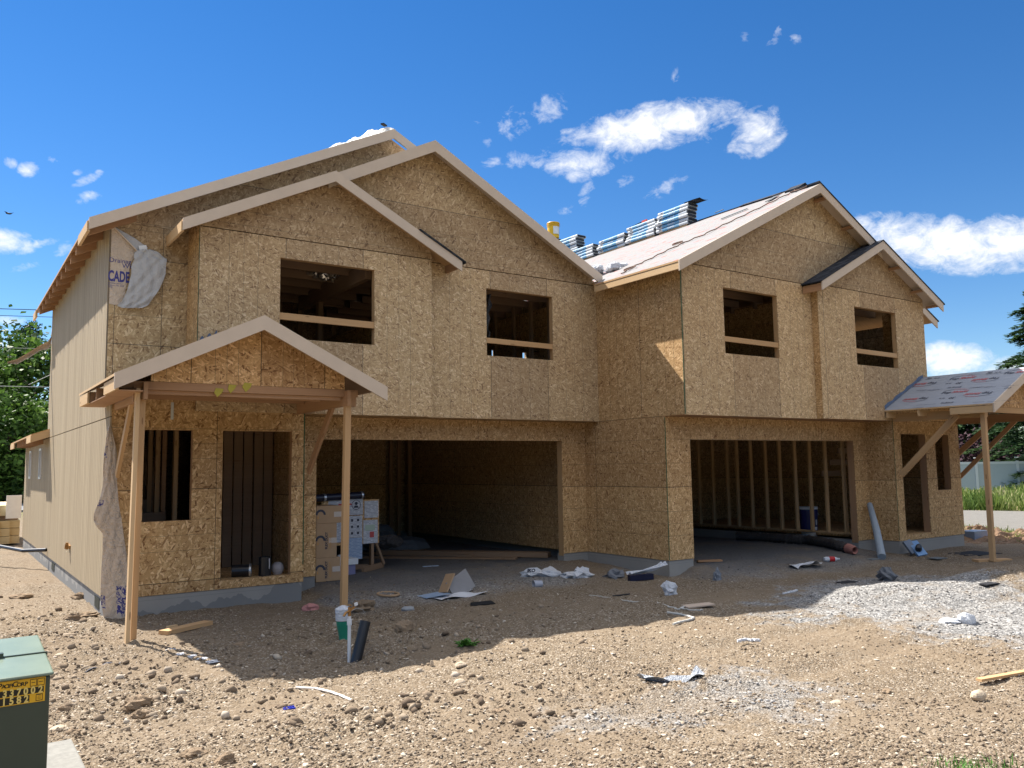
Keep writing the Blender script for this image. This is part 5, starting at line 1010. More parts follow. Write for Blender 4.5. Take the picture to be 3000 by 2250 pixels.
# black film in the middle window, foil duct under the joists of the left one
m=MB(); 
def film(u,v):
    p=pY(1424+14*(1-v*.55)*u+2*math.sin(9*v),862+150*v,P1_Y+.10+.03*math.sin(17*v+5*u)); return (p.x,p.y+.04*math.sin(6*u+23*v),p.z)
m.sheet(film,6,40); one(m,'black_film',[FILM],'crinkled black plastic film hanging at the left side of the middle upper window','film',pY(1430,930,P1_Y+.1),smooth=True)
m=MB(); c=pY(955,796,13.2)
for k in range(5): m.blob((c.x-.18+.09*k,13.2,c.z-.03*math.sin(k*.8)),(.10,.10,.09),300+k,.7,5,14,9)
one(m,'foil_duct',[flat('bright_foil',(.75,.75,.74),.2,.9)],'crinkled bright foil duct hanging below the joists in the large left window','duct',c)
# ------------------------------------------------------------------ ground
def hsh(ix,iy,seed):
    h=(ix.astype(np.int64)*374761393+iy.astype(np.int64)*668265263+seed*974634541)&0x7fffffff
    h=((h^(h>>13))*1274126177)&0x7fffffff; h=h^(h>>16)
    return (h&0xffff)/65535.0
def vn(x,y,seed=0):
    ix=np.floor(x);iy=np.floor(y);fx=x-ix;fy=y-iy;fx=fx*fx*(3-2*fx);fy=fy*fy*(3-2*fy)
    a=hsh(ix,iy,seed);b=hsh(ix+1,iy,seed);c=hsh(ix,iy+1,seed);d=hsh(ix+1,iy+1,seed)
    return (a*(1-fx)+b*fx)*(1-fy)+(c*(1-fx)+d*fx)*fy-.5
def pip(x,y,poly):
    ins=np.zeros(x.shape,bool); n=len(poly)
    for i in range(n):
        (x0,y0),(x1,y1)=poly[i],poly[(i+1)%n]
        if y0==y1: continue
        c=((y0>y)!=(y1>y))&(x<(x1-x0)*(y-y0)/(y1-y0)+x0); ins^=c
    return ins
def gpoly(pts): return [(lambda p:(p.x,p.y))(ground(*q)) for q in pts]
PILE=gpoly([(2235,1805),(2290,1728),(2400,1708),(2560,1690),(2750,1688),(3000,1700),(3300,1720),(3300,1900),(2880,1908),(2640,1852),(2430,1800),(2330,1835)])
FORE=gpoly([(1560,2110),(1700,2062),(1990,2015),(2140,1960),(2260,1966),(2510,2035),(2650,2095),(2500,2105),(2000,2140),(1700,2160)])
def soft(x,y,poly,r):
    a=np.zeros(x.shape)
    for k in range(10): t=k*2.399; rr=r*math.sqrt((k+.5)/10); a+=pip(x+rr*math.cos(t)*1.3,y+rr*math.sin(t),poly)
    a/=10; return np.clip((a+.75*vn(x*8,y*8,131)+.6*vn(x*21,y*21,132)-.5)*2.2+.5,0,1)*np.clip(a*3,0,1)
def ruts(x,y):
    q=0
    for a,b,c in ((6.15,-.10,.0),(7.55,-.12,.004),(4.2,.06,-.004)): q=np.maximum(q,np.exp(-((y-(a+b*x+c*x*x+.12*vn(x*.7,x*.1,61)))/.16)**2))
    return q*sstep(2.5,4.5,x)*(.6+.8*np.clip(vn(x*.8,y*.8,62)+.5,0,1))
def gravel_mask(x,y):
    wx=x+.6*vn(x*1.7,y*1.7,31)+.16*vn(x*6,y*6,32)+.06*vn(x*23,y*23,35); wy=y+.5*vn(x*1.7,y*1.7,33)+.16*vn(x*6,y*6,34)+.06*vn(x*23,y*23,36)
    a=sstep(4.3,4.6,wx)*(1-sstep(8.0,9.8,wx))*sstep(10.0,10.9,wy)
    b=sstep(9.6,10.5,wx)*(1-sstep(14.6,15.7,wx))*sstep(8.5,9.3,wy)
    ins=((wx>4.4)&(wx<10)&(wy>12.3))|((wx>10.3)&(wx<15.6)&(wy>10.2))
    m=np.maximum(np.maximum(a,b)*.85,np.where(ins,1,0)); m=np.maximum(m,soft(wx,wy,PILE,.42)); m=np.maximum(m,soft(wx,wy,FORE,.5)*.6*np.clip(.15+1.5*(vn(x*2.2,y*2.2,77)+.5),0,1.2)); m=m*np.clip(1.0+.8*vn(x*1.6,y*1.6,78)+.5*vn(x*7,y*7,79),0,1)
    return np.clip(m,0,1)
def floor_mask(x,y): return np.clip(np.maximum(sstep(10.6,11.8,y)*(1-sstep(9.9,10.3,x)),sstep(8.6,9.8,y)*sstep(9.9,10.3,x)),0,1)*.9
def clod_mask(x,y): return np.clip(np.exp(-((x-3.9)/1.5)**2-((y-8.3)/1.6)**2)+.8*np.exp(-((x-1.1)/.9)**2-((y-10.5)/4)**2)+.75*np.exp(-((x-2.6)/1.2)**2-((y-5.3)/.7)**2)*np.clip(2*vn(x*2,y*2,91)+.7,0,1)+.4*np.exp(-((x-1.5)/1)**2-((y-7.5)/1.5)**2),0,1)
def fine_h(x,y,g=None):
    g=gravel_mask(x,y) if g is None else g; cm=clod_mask(x,y)
    n=.045*vn(x*.9,y*.9,1)+.030*vn(x*2.7,y*2.7,2)
    c=np.abs(vn(x*7.3,y*7.3,3))*.055+np.abs(vn(x*17,y*17,4))*.034+vn(x*41,y*41,5)*.014
    ru=ruts(x,y); rub=np.clip(.55+1.5*vn(x*1.15,y*1.15,50),.25,1.2); return n*(1-.5*g)+c*(.30+.50*rub+1.15*cm)*(1-.6*g)*(1-.55*np.clip(ru,0,1))-.022*ru+g*.016*vn(x*37,y*37,9)
def axis(a,b,step,lo,hi):
    A=[a]; 
    while A[-1]<b: A.append(A[-1]+step)
    up=[A[-1]]; s=step
    while up[-1]<hi: s*=1.22; up.append(up[-1]+s)
    dn=[a]; s=step
    while dn[-1]>lo: s*=1.22; dn.append(dn[-1]-s)
    return np.array(dn[:0:-1]+A+up[1:])
xs=axis(-1.2,16.5,.045,-900,1200); ys=axis(2.3,12.3,.033,-500,1500)
X,Y=np.meshgrid(xs,ys); g=gravel_mask(X,Y); Zt=base_h(X,Y)
near=(1-sstep(18,30,np.abs(X-7)))*(1-sstep(18,30,np.abs(Y-8))); Zt=Zt+fine_h(X,Y,g)*np.maximum(near,.15)
V=np.stack([X,Y,Zt],-1).reshape(-1,3); nx,ny=len(xs),len(ys); idx=np.arange(nx*ny).reshape(ny,nx)
F=np.stack([idx[:-1,:-1],idx[:-1,1:],idx[1:,1:],idx[1:,:-1]],-1).reshape(-1,4)
def m_ground():
    t=NT('bare_earth'); p=t.geo(); g=t.attr('gravel'); far=t.attr('far'); flo=t.attr('floor')
    n1=t.noise(p,.9,4); n2=t.noise(p,6,5,.65); n3=t.noise(p,38,4,.7)
    dirt=t.mix(n2,(.115,.084,.056),(.265,.204,.139)); dirt=t.mix(t.math('MULTIPLY_ADD',n1,1.8,-.5,clamp=True),dirt,t.mix(n3,(.150,.112,.077),(.310,.248,.175)))
    v=t.voro(p,62); cs=t.node('ShaderNodeSeparateColor'); t.l.new(v.outputs['Color'],cs.inputs[0])
    pm=t.math('MULTIPLY_ADD',t.noise(p,.75,3),3.2,-.85,clamp=True); peb=t.ramp(cs.outputs[0],[(0,(.10,.075,.052)),(.35,(.21,.165,.115)),(.7,(.33,.275,.205)),(1,(.52,.46,.38))])
    dirt=t.mix(t.math('MULTIPLY',t.math('MULTIPLY',t.math('GREATER_THAN',cs.outputs[1],.45),.75),pm),dirt,peb)
    v2=t.voro(p,46); c2=t.node('ShaderNodeSeparateColor'); t.l.new(v2.outputs['Color'],c2.inputs[0])
    gr=t.ramp(c2.outputs[0],[(0,(.09,.09,.09)),(.4,(.20,.202,.20)),(.75,(.32,.318,.312)),(1,(.52,.51,.49))])
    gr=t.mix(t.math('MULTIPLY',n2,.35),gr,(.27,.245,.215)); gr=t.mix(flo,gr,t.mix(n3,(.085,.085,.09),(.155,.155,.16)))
    col=t.mix(g,dirt,gr); grass=t.mix(n2,(.10,.125,.04),(.23,.215,.10)); col=t.mix(far,col,grass); t.base(col)
    h=t.math('ADD',t.math('MULTIPLY',n3,.8),t.math('MULTIPLY',pm,t.math('SUBTRACT',.6,t.math('MULTIPLY',v.outputs['Distance'],1.0)))); t.bump(h,.9,.018); t.b.inputs['Roughness'].default_value=.95; t.b.inputs['Specular IOR Level'].default_value=.1
    return t.mat
EARTH=m_ground()
far=np.clip(sstep(20,32,np.abs(X-8))*sstep(2,8,Y)+sstep(26,40,Y-10)+sstep(45,70,np.hypot(X,Y)),0,1)*.85
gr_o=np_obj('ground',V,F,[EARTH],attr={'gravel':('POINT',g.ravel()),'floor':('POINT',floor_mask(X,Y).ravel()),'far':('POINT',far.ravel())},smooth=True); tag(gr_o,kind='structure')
# ---- pebbles and clods that nobody could count
ph=(1+5**.5)/2
ICO=np.array([(-1,ph,0),(1,ph,0),(-1,-ph,0),(1,-ph,0),(0,-1,ph),(0,1,ph),(0,-1,-ph),(0,1,-ph),(ph,0,-1),(ph,0,1),(-ph,0,-1),(-ph,0,1)])/np.sqrt(1+ph*ph)
IF=np.array([(0,11,5),(0,5,1),(0,1,7),(0,7,10),(0,10,11),(1,5,9),(5,11,4),(11,10,2),(10,7,6),(7,1,8),(3,9,4),(3,4,2),(3,2,6),(3,6,8),(3,8,9),(4,9,5),(2,4,11),(6,2,10),(8,6,7),(9,8,1)])
def stones(name,xy,r,mat,label,cat,zsc=.6,jit=.42,sink=.15,gm=None):
    n=len(r); x,y=xy; z=base_h(x,y)+fine_h(x,y)
    P=ICO[None]*(1+RNG.uniform(-jit,jit,(n,12,1))); S3=np.stack([RNG.uniform(.75,1.35,n),RNG.uniform(.7,1.1,n),RNG.uniform(zsc*.7,zsc*1.25,n)],-1); P=P*S3[:,None]*r[:,None,None]
    a=RNG.uniform(0,6.283,n); b=RNG.normal(0,.35,n); ca,sa=np.cos(a),np.sin(a); cb,sb=np.cos(b),np.sin(b)
    px=P[...,0]*cb[:,None]-P[...,2]*sb[:,None]; pz=P[...,0]*sb[:,None]+P[...,2]*cb[:,None]; py=P[...,1]
    V=np.stack([px*ca[:,None]-py*sa[:,None]+x[:,None],px*sa[:,None]+py*ca[:,None]+y[:,None],pz+(z+r*zsc*(.5-sink))[:,None]],-1).reshape(-1,3)
    F=(IF[None]+12*np.arange(n)[:,None,None]).reshape(-1,3)
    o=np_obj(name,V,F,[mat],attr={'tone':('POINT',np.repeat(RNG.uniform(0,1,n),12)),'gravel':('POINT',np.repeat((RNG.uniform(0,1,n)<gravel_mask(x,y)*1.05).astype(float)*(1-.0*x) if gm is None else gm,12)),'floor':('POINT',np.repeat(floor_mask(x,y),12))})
    return tag(o,label,cat,None,'stuff')
def m_stone():
    t=NT('pebble'); a=t.attr('tone'); g=t.attr('gravel'); n=t.noise(t.geo(),55,3)
    d=t.ramp(a,[(0,(.10,.073,.052)),(.25,(.165,.125,.088)),(.6,(.25,.195,.138)),(.88,(.36,.295,.22)),(1,(.54,.48,.40))]); k=t.ramp(a,[(0,(.10,.10,.10)),(.35,(.22,.22,.22)),(.7,(.36,.358,.352)),(1,(.58,.57,.55))])
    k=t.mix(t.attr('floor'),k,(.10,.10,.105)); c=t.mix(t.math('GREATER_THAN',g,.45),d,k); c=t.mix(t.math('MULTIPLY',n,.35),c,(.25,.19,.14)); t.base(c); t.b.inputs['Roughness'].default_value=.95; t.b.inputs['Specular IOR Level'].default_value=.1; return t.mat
PEB=m_stone()
def scatter(n,x0,x1,y0,y1):
    u=RNG.uniform(x0,x1,n); v=RNG.uniform(y0,y1,n); z=np.zeros(n)
    for _ in range(5):
        dx=CR.x*(u-1500)/FPX-CU.x*(v-1125)/FPX+CF.x; dy=CR.y*(u-1500)/FPX-CU.y*(v-1125)/FPX+CF.y; dz=CR.z*(u-1500)/FPX-CU.z*(v-1125)/FPX+CF.z
        k=(z-CAMH)/dz; X=dx*k; Y=dy*k; z=base_h(X,Y)
    ok=(k>0)&~((Y>11.6)&(X>1.6)&(X<4.5))&~((Y>12.1)&(X>9.4)&(X<10.3))&~((Y>9.4)&(X>15.4))&~((Y>10)&(X>10.0)&(X<10.7))&~((X>1.7)&(X<2)&(Y>11.6))&(X<20)&(Y<18)&~((X<.76)&(Y<5.92)&(Y>4.1))&~((X>1.7)&(Y>15)&(X<4.5))
    return X[ok],Y[ok]
x,y=scatter(78000,-250,3250,1690,2420); g=gravel_mask(x,y); keep=RNG.uniform(0,1,len(x))<(1-.6*np.clip(ruts(x,y),0,1))*np.where(g>.45,1,.80)*(.25+.75*np.clip(vn(x*1.1,y*1.1,50)*3.0+.55+g+.9*sstep(3.9,2.6,y)+.5*clod_mask(x,y),0,1)); x,y,g=x[keep],y[keep],g[keep]
r=np.minimum(.0036*np.exp(RNG.gamma(1.5,.33,len(x))),.016)*np.where(g>.45,1.15,1); stones('pebbles',(x,y),r,PEB,'loose tan pebbles and grey gravel strewn over the bare ground','gravel')
x,y=scatter(5000,-150,3150,1600,1760); g=gravel_mask(x,y); k=g>.4; x,y=x[k],y[k]; stones('gravel',(x,y),RNG.uniform(.006,.015,len(x)),PEB,'crushed grey gravel on the garage floors and aprons','gravel')
x,y=scatter(5200,-150,1800,1620,2150); k=RNG.uniform(0,1,len(x))<clod_mask(x,y)*.9; x,y=x[k],y[k]; stones('soil_clods',(x,y),np.minimum(.0085*np.exp(RNG.gamma(1.5,.40,len(x))),.045),PEB,'dark clods of turned soil around the pipes and along the left wall','soil',zsc=.7,jit=.35,gm=np.zeros(len(x)))
x,y=scatter(2600,-100,3100,1700,2300); k=gravel_mask(x,y)<.4; x,y=x[k][:900],y[k][:900]; stones('wood_chips',(x,y),RNG.uniform(.008,.022,len(x)),flat('pale_chip',(.52,.45,.36),.8,var=.4,scale=40),'pale wood chips and litter flecks scattered over the dirt','litter',zsc=.22,jit=.3)
# ---- single rocks
ROCK=NT('rock'); rp=ROCK.obj(); rn=ROCK.noise(rp,9,5,.7); ROCK.base(ROCK.mix(rn,(.16,.11,.07),(.36,.27,.18))); ROCK.bump(ROCK.noise(rp,40,4),.8,.02); ROCK.b.inputs['Roughness'].default_value=.95; ROCK=ROCK.mat
ROCKP=NT('pale_rock'); rp=ROCKP.obj(); rn=ROCKP.noise(rp,11,5,.7); ROCKP.base(ROCKP.mix(rn,(.36,.28,.19),(.60,.50,.38))); ROCKP.bump(ROCKP.noise(rp,40,4),.6,.015); ROCKP.b.inputs['Roughness'].default_value=.9; ROCKP=ROCKP.mat
for i,(px,py,rx,rz,mt,lb) in enumerate(((404,2080,.098,.085,ROCK,'largest brown clod on the foreground dirt, right of the utility box'),(408,2104,.055,.045,ROCK,'smaller tan clod leaning against the largest foreground clod'),(187,2092,.05,.045,ROCK,'brown clod beside the top half of the utility box'),(172,2142,.06,.035,ROCKP,'smooth pale stone near the back of the utility box pad'),(213,2156,.045,.035,ROCK,'brown stone at the right corner of the utility box pad'),(211,1821,.085,.075,ROCK,'dark clod in front of the crawl vent at the siding corner'),(232,1757,.10,.075,ROCK,'clod resting against the concrete foot of the grooved siding'),(64,1752,.13,.05,ROCK,'low dark clod furthest left on the sunlit dirt'),(260,1806,.10,.04,ROCK,'dark clod at the foot of the trailing weather wrap'),
  (1063,1788,.14,.11,ROCK,'large dark clod right of the left porch post, by the gravel edge'),(1184,1852,.11,.10,ROCK,'round brown clod on shaded dirt right of the drain pipe'),(1195,1789,.09,.05,flat('grey_stone',(.30,.31,.32),.8),'flat grey stone at the edge of the gravel by the left garage'),(955,2116,.034,.022,ROCKP,'smooth egg-shaped pale pebble near the white strap'),(1346,2003,.05,.03,ROCKP,'brick-shaped tan stone on sunlit dirt below the shadow edge'),(1265,1949,.018,.04,ROCKP,'small upright pale stone on the shadow edge'),(1350,1952,.055,.03,ROCKP,'reddish tan stone lying along the shadow edge'),(1240,2082,.04,.035,ROCK,'small dark clod in the middle foreground'),(1465,2090,.05,.025,ROCK,'flat brown clod left of the pale gravel patch'),(2866,2046,.062,.05,ROCKP,'large square tan rock casting a shadow at the lower right'),(2598,2030,.038,.022,ROCK,'small rock left of the large square tan rock'),(565,2222,.075,.045,ROCK,'long brown clod at the bottom edge of the foreground'),(659,2236,.055,.045,ROCK,'round clod just right of the long bottom clod'),(2053,2092,.035,.022,ROCKP,'pale stone on the left end of the foreground gravel patch'),(2450,2062,.05,.018,ROCKP,'flat pale stone on the right part of the foreground gravel patch'),(2152,2060,.04,.018,ROCKP,'flat tan stone in the middle of the foreground gravel patch'),(700,1890,.06,.02,ROCK,'flat brown stone in the porch shadow'),(175,1925,.05,.03,ROCKP,'pale stone just right of the utility box lid'))):
    p=G(px,py); m=MB(); m.blob((p.x,p.y,p.z+rz*.35),(rx*.95,rx*.72,rz*.8),200+i,.42 if mt is ROCK else .2,2.3 if mt is ROCK else 1.4,16,10)
    one(m,'rock',[mt],lb,'rock',p,'single rocks and clods',smooth=mt is ROCKP)
# ------------------------------------------------------------------ far left: street, shed, timber, trees, wires
m=MB(); m.face([(-90,49,-.150),(60,49,-.150),(60,62,-.150),(-90,62,-.150)]); tag(m.build('street',[flat('asphalt',(.17,.18,.20),.9,scale=.6)],None),kind='structure')
m=MB(); m.box(-90,60,47.6,48.9,-.3,-.05); tag(m.build('pavement',[CONC],None),kind='structure')
m=MB(); m.face([(-90,50.2,-.146),(60,50.2,-.146),(60,50.35,-.146),(-90,50.35,-.146)]); tag(m.build('road_marking',[flat('road_paint',(.7,.7,.7),.7)],None),kind='structure')
sh=thing('shed','small dark wooden shed under the trees beyond the street at far left','shed',(4.2,68,-.16))
DKW=flat('dark_wood',(.022,.016,.015),.9); MB().box(3.0,6.4,67,69.5,-.2,2.5).build('shed_body',[DKW],sh); MB().prism([(2.8,2.5),(6.6,2.5),(4.7,3.2)],'y',66.8,69.7).build('roof',[flat('shed_roof',(.06,.05,.05),.9)],sh); MB().box(3.6,5.4,66.95,66.99,0,2.0).build('door',[flat('shed_door',(.012,.012,.014),.8)],sh)
PALEW=m_lumber('sawn_timber',(.62,.50,.29),(.50,.39,.21))
for si,(z0,rows_,y0,lb) in enumerate(((-.10,3,25.6,'lower stack of pale sawn timber beside the far end of the grooved siding'),(.62,1,25.7,'upper stack of pale sawn timber on bearers beside the far end of the grooved siding'))):
    t=thing('timber_stack',lb,'timber stack',(.6,y0+1.5,z0),'timber stacks by the house end')
    for rr in range(rows_):
        for cx in range(7):
            w=.235; x=1.80-w*(cx+1)-RN.uniform(0,.01); hh=.20 if si==0 else .28; yo=y0+RN.uniform(-.22,.15)
            MB().box(x,x+w-.008,yo,y0+3.6,z0+rr*hh,z0+rr*hh+hh-.010).build('plank',[PALEW],t)
    if si: [MB().box(.1,1.75,y0+o_,y0+o_+.1,.50,.615).build('bearer',[LUM_DK],t) for o_ in (.1,2.5)]
m=MB(); m.box(1.45,1.80,25.55,25.6,.55,1.15); one(m,'white_sheet',[flat('white_board',(.75,.76,.74),.6)],'white board leaning at the end of the upper timber stack','board',(1.6,25.57,.55))
m=MB(); m.box(.55,1.15,26.0,26.5,.905,1.10).box(.2,.5,26.0,26.4,.905,1.04,1); one(m,'timber_offcuts',[flat('brown_offcut',(.20,.15,.11),.8),flat('grey_offcut',(.10,.10,.11),.8)],'brown offcuts lying on top of the upper timber stack','offcut',(.8,26.2,.905))
LEAF=NT('leaf'); la=LEAF.attr('tone'); LEAF.base(LEAF.ramp(la,[(0,(.03,.065,.014)),(.45,(.075,.15,.026)),(.8,(.15,.26,.042)),(1,(.25,.36,.07))])); LEAF.b.inputs['Roughness'].default_value=.55
def add_trans(t,mat,w=.3):
    n=mat.node_tree.nodes; l=mat.node_tree.links; out=n['Material Output']; b=n['Principled BSDF']; tr=n.new('ShaderNodeBsdfTranslucent'); src=b.inputs['Base Color'].links[0].from_socket; l.new(src,tr.inputs[0]); mx=n.new('ShaderNodeMixShader'); mx.inputs[0].default_value=w; l.new(b.outputs[0],mx.inputs[1]); l.new(tr.outputs[0],mx.inputs[2]); l.new(mx.outputs[0],out.inputs[0])
add_trans(None,LEAF.mat); LEAF=LEAF.mat
NEED=NT('conifer_needles'); la=NEED.attr('tone'); NEED.base(NEED.ramp(la,[(0,(.012,.030,.014)),(.5,(.030,.070,.026)),(1,(.085,.145,.045))])); NEED.b.inputs['Roughness'].default_value=.6; add_trans(None,NEED.mat,.2); NEED=NEED.mat
PLUM=NT('plum_leaf'); la=PLUM.attr('tone'); PLUM.base(PLUM.ramp(la,[(0,(.02,.010,.016)),(1,(.10,.045,.06))])); PLUM=PLUM.mat
BARK=flat('bark',(.09,.065,.045),.95,var=.3)
def quads(P,d,s,L,W):
    # leaf quads at P, long axis d, side s
    n=len(P); A=P-s*W[:,None]*.5; B=P+s*W[:,None]*.5; Cc=P+d*L[:,None]+s*W[:,None]*.35; Dd=P+d*L[:,None]-s*W[:,None]*.35
    V=np.stack([A,B,Cc,Dd],1).reshape(-1,3); F=np.arange(4*n).reshape(-1,4); return V,F
def rdir(n): v=RNG.normal(size=(n,3)); return v/np.linalg.norm(v,axis=1)[:,None]
def tree(loc,h,rad,n,size,label,cat='tree',name='leafy_tree',group=None,mat=None,low=.12,seed=0):
    mat=mat or LEAF; rg=np.random.default_rng(seed); t=thing(name,label,cat,loc,group); loc=np.array(loc)
    m=MB(); top=Vector(loc)+Vector((.2,.1,h*.75)); P=[Vector(loc)+Vector((0,0,-.2)),Vector(loc)+Vector((.1,0,h*.3)),top]; m.tube(P,[h*.022,h*.017,h*.006],8)
    for k in range(7):
        a=k*2.4; s=P[1].lerp(top,k/8); m.tube([s,s+Vector((math.cos(a)*rad*.35,math.sin(a)*rad*.35,h*.10)),s+Vector((math.cos(a)*rad*.7,math.sin(a)*rad*.7,h*.16))],[h*.008,h*.005,h*.002],5)
    m.build('trunk',[BARK],t)
    nc=110; c=rg.normal(size=(nc,3)); c/=np.linalg.norm(c,axis=1)[:,None]; c*=rg.uniform(.45,1.0,nc)[:,None]**.6
    prof=lambda z:np.sqrt(np.clip(1-(z*.95)**2,0,1))*(1-.25*np.clip(z,0,1))
    cc=np.stack([c[:,0]*rad*(.75+.4*prof(c[:,2])),c[:,1]*rad*(.75+.4*prof(c[:,2])),h*(low+(1-low)*.5)+c[:,2]*h*(1-low)*.5],-1)
    k=rg.integers(0,nc,n); cr=rg.uniform(.10,.24,nc)*rad; P=cc[k]+rg.normal(size=(n,3))*cr[k][:,None]*np.array([1,1,.75]); P[:,2]=np.maximum(P[:,2],.1)
    d=rdir(n); d[:,2]=d[:,2]*.6-.15; d/=np.linalg.norm(d,axis=1)[:,None]; s=np.cross(d,rdir(n)); s/=np.linalg.norm(s,axis=1)[:,None]+1e-6
    V,F=quads(P+loc,d,s,rg.uniform(.7,1.4,n)*size,rg.uniform(.5,.9,n)*size)
    tone=np.clip(rg.uniform(.1,.75,nc)[k]+rg.normal(0,.15,n),0,1); np_obj('crown',V,F,[mat],parent=t,attr={'tone':('FACE',tone)},origin=tuple(loc)); return t
def conifer(loc,h,rad,label,seed,dens=1.0,group='conifers behind the white fence'):
    rg=np.random.default_rng(seed); t=thing('conifer_tree',label,'tree',loc,group); L0=np.array(loc)
    m=MB(); m.tube([Vector(loc)+Vector((0,0,-.2)),Vector(loc)+Vector((0,0,h))],[h*.02,.02],8); m.build('trunk',[BARK],t)
    PP=[];DD=[];TT=[];z=.25
    while z<h-.1:
        f=z/h; R=rad*(1-f)**.75*(.85+.3*rg.random()); nb=int(6+5*(1-f))
        for k in range(nb):
            a=rg.uniform(0,6.283); ll=R*rg.uniform(.65,1.12); dr=np.array([math.cos(a),math.sin(a),0]); up=rg.uniform(-.05,.30); n=int((26+ll*26)*dens); u=rg.uniform(.12,1,n)**.75
            base=dr*ll*u[:,None]; base[:,2]+=z+ll*(up*u-.35*u*u)+.0; sp=.16*ll*(1.15-u); lat=np.array([-dr[1],dr[0],0]); base+=lat*(rg.normal(size=n)*sp)[:,None]; base[:,2]+=rg.normal(size=n)*.05
            d=dr*1.0+lat*rg.normal(size=n)[:,None]*.7; d[:,2]+=rg.uniform(-.35,.25,n); PP.append(base); DD.append(d); TT.append(np.clip(.15+.55*u+rg.normal(0,.13,n)+rg.uniform(-.15,.15),0,1))
        z+=h*.026*(1.3-.5*f)
    P=np.concatenate(PP)+L0; d=np.concatenate(DD); d/=np.linalg.norm(d,axis=1)[:,None]; n=len(P); s=np.cross(d,np.array([0,0,1.0])+.5*rdir(n)); s/=np.linalg.norm(s,axis=1)[:,None]
    V,F=quads(P,d,s,rg.uniform(.18,.36,n),rg.uniform(.05,.10,n)); np_obj('crown',V,F,[NEED],parent=t,attr={'tone':('FACE',np.concatenate(TT))},origin=loc); return t
gl='leafy trees beyond the street'
tree((1.0,70,-.16),10.8,4.6,9000,.34,'broad leafy tree furthest left beyond the street','tree',group=gl,seed=1)
tree((5.2,74,-.16),13.2,4.8,9500,.34,'tall leafy tree half hidden by the left end of the house',group=gl,seed=2)
tree((3.4,64,-.16),7.2,3.4,8000,.28,'low bright green tree in front of the tall leafy tree',group=gl,seed=3,low=.03)
tree((-6,68,-.16),10,4.6,3500,.4,'leafy tree beyond the street outside the left edge',group=gl,seed=4)
tree((11,76,-.16),9.5,4.4,3500,.4,'leafy tree behind the house beyond the street',group=gl,seed=5)
def pine(loc,h,label,seed):
    t=thing('pine_tree',label,'tree',loc); rg=np.random.default_rng(seed); m=MB(); m.tube([Vector(loc),Vector(loc)+Vector((0,0,h*.97))],[.28,.05],8)
    PP=[]
    for k in range(30):
        f=.55+.45*k/30; a=k*2.399; ll=(1-f)*h*.24+.5; e=Vector(loc)+Vector((math.cos(a)*ll,math.sin(a)*ll,h*f+.25)); m.tube([Vector(loc)+Vector((0,0,h*f-.2)),e],[.06,.03],5)
        PP.append(np.array(e)+rg.normal(size=(90,3))*np.array([.38,.38,.30]))
    m.build('trunk',[BARK],t); P=np.concatenate(PP); n=len(P); d=rdir(n); d[:,2]=abs(d[:,2])*.8; s=np.cross(d,rdir(n)); s/=np.linalg.norm(s,axis=1)[:,None]
    V,F=quads(P,d,s,np.full(n,.42),np.full(n,.12)); np_obj('crown',V,F,[NEED],parent=t,attr={'tone':('FACE',rg.uniform(0,.5,n))},origin=loc)
p=pY(68,1390,108); pine((p.x,108,-.16),18.6,'tall thin pine rising above the leafy trees at left',41); p=pY(36,1390,112); pine((p.x,112,-.16),15.3,'shorter pine beside the tall thin pine at left',42)
p=pY(4,1390,110); pine((p.x,110,-.16),14.0,'pine at the left edge behind the leafy trees',43)
WIRE=flat('wire',(.03,.035,.05),.6)
for i,(ya,yb_,D_,r,lb) in enumerate(((902,909,44,.018,'upper dark power line crossing the sky at left'),(921,929,44,.014,'lower dark power line crossing the sky at left'),(1133,1134,58,.02,'pale cable in front of the leafy trees'),(1018,1022,58,.012,'thin cable across the tree tops at left'))):
    a=pY(-500,ya-12,D_); b=pY(150,yb_,D_); c=b+(b-a)*.8; m=MB(); m.tube([a,b,c],r,5); one(m,'power_line',[WIRE if i<2 else PALE],lb,'power line',a)
m=MB(); m.tube([pY(84,1127,57),pY(150,1097,50)],.015,5); one(m,'power_line',[PALE],'pale cable slanting up to the house corner in front of the trees','power line',pY(84,1127,57))
m=MB(); p=pY(12,618,60); m.face([p,p+Vector((.35,0,-.10)),p+Vector((.12,0,-.14))]); m.face([p+Vector((.15,0,-.12)),p+Vector((.55,0,-.02)),p+Vector((.32,0,-.17))]); m.blob(tuple(p+Vector((.25,0,-.13))),(.16,.06,.05),3,.1); one(m,'bird',[BLACKP],'small dark bird gliding in the sky at left','bird',p)
# ------------------------------------------------------------------ far right: road, fence, grass, conifers
def gz(px,py,z=-.10): return pZ(px,py,z)
a,b,c,d=gz(2700,1494),gz(3400,1506),gz(3400,1600),gz(2700,1533)
m=MB(); 
def rd(u,v):
    p=a.lerp(b,u).lerp(d.lerp(c,u),v); return (p.x,p.y,-.085)
m.sheet(rd,20,6); t=NT('gravel_road'); n=t.noise(t.geo(),5,5,.7); t.base(t.mix(n,(.125,.118,.105),(.22,.21,.19))); t.bump(t.noise(t.geo(),30,3),.6,.03); o=m.build('gravel_road',[t.mat],None); tag(o,kind='structure')
fa=gz(2760,1449,-.16); fb=gz(3050,1449,-.16); fd_=(fb-fa); fl_=fd_.length; fd_.normalize(); p0=gz(2866,1449,-.16); fn=Vector((-fd_.y,fd_.x,0))
fe=thing('white_fence','white vinyl privacy fence with square capped posts behind the grass at right','fence',p0)
VIN=flat('white_vinyl',(.62,.66,.68),.4,var=.04,spec=.4); VPAN=flat('vinyl_panel',(.42,.48,.51),.45,var=.05,spec=.4)
sp=1.93
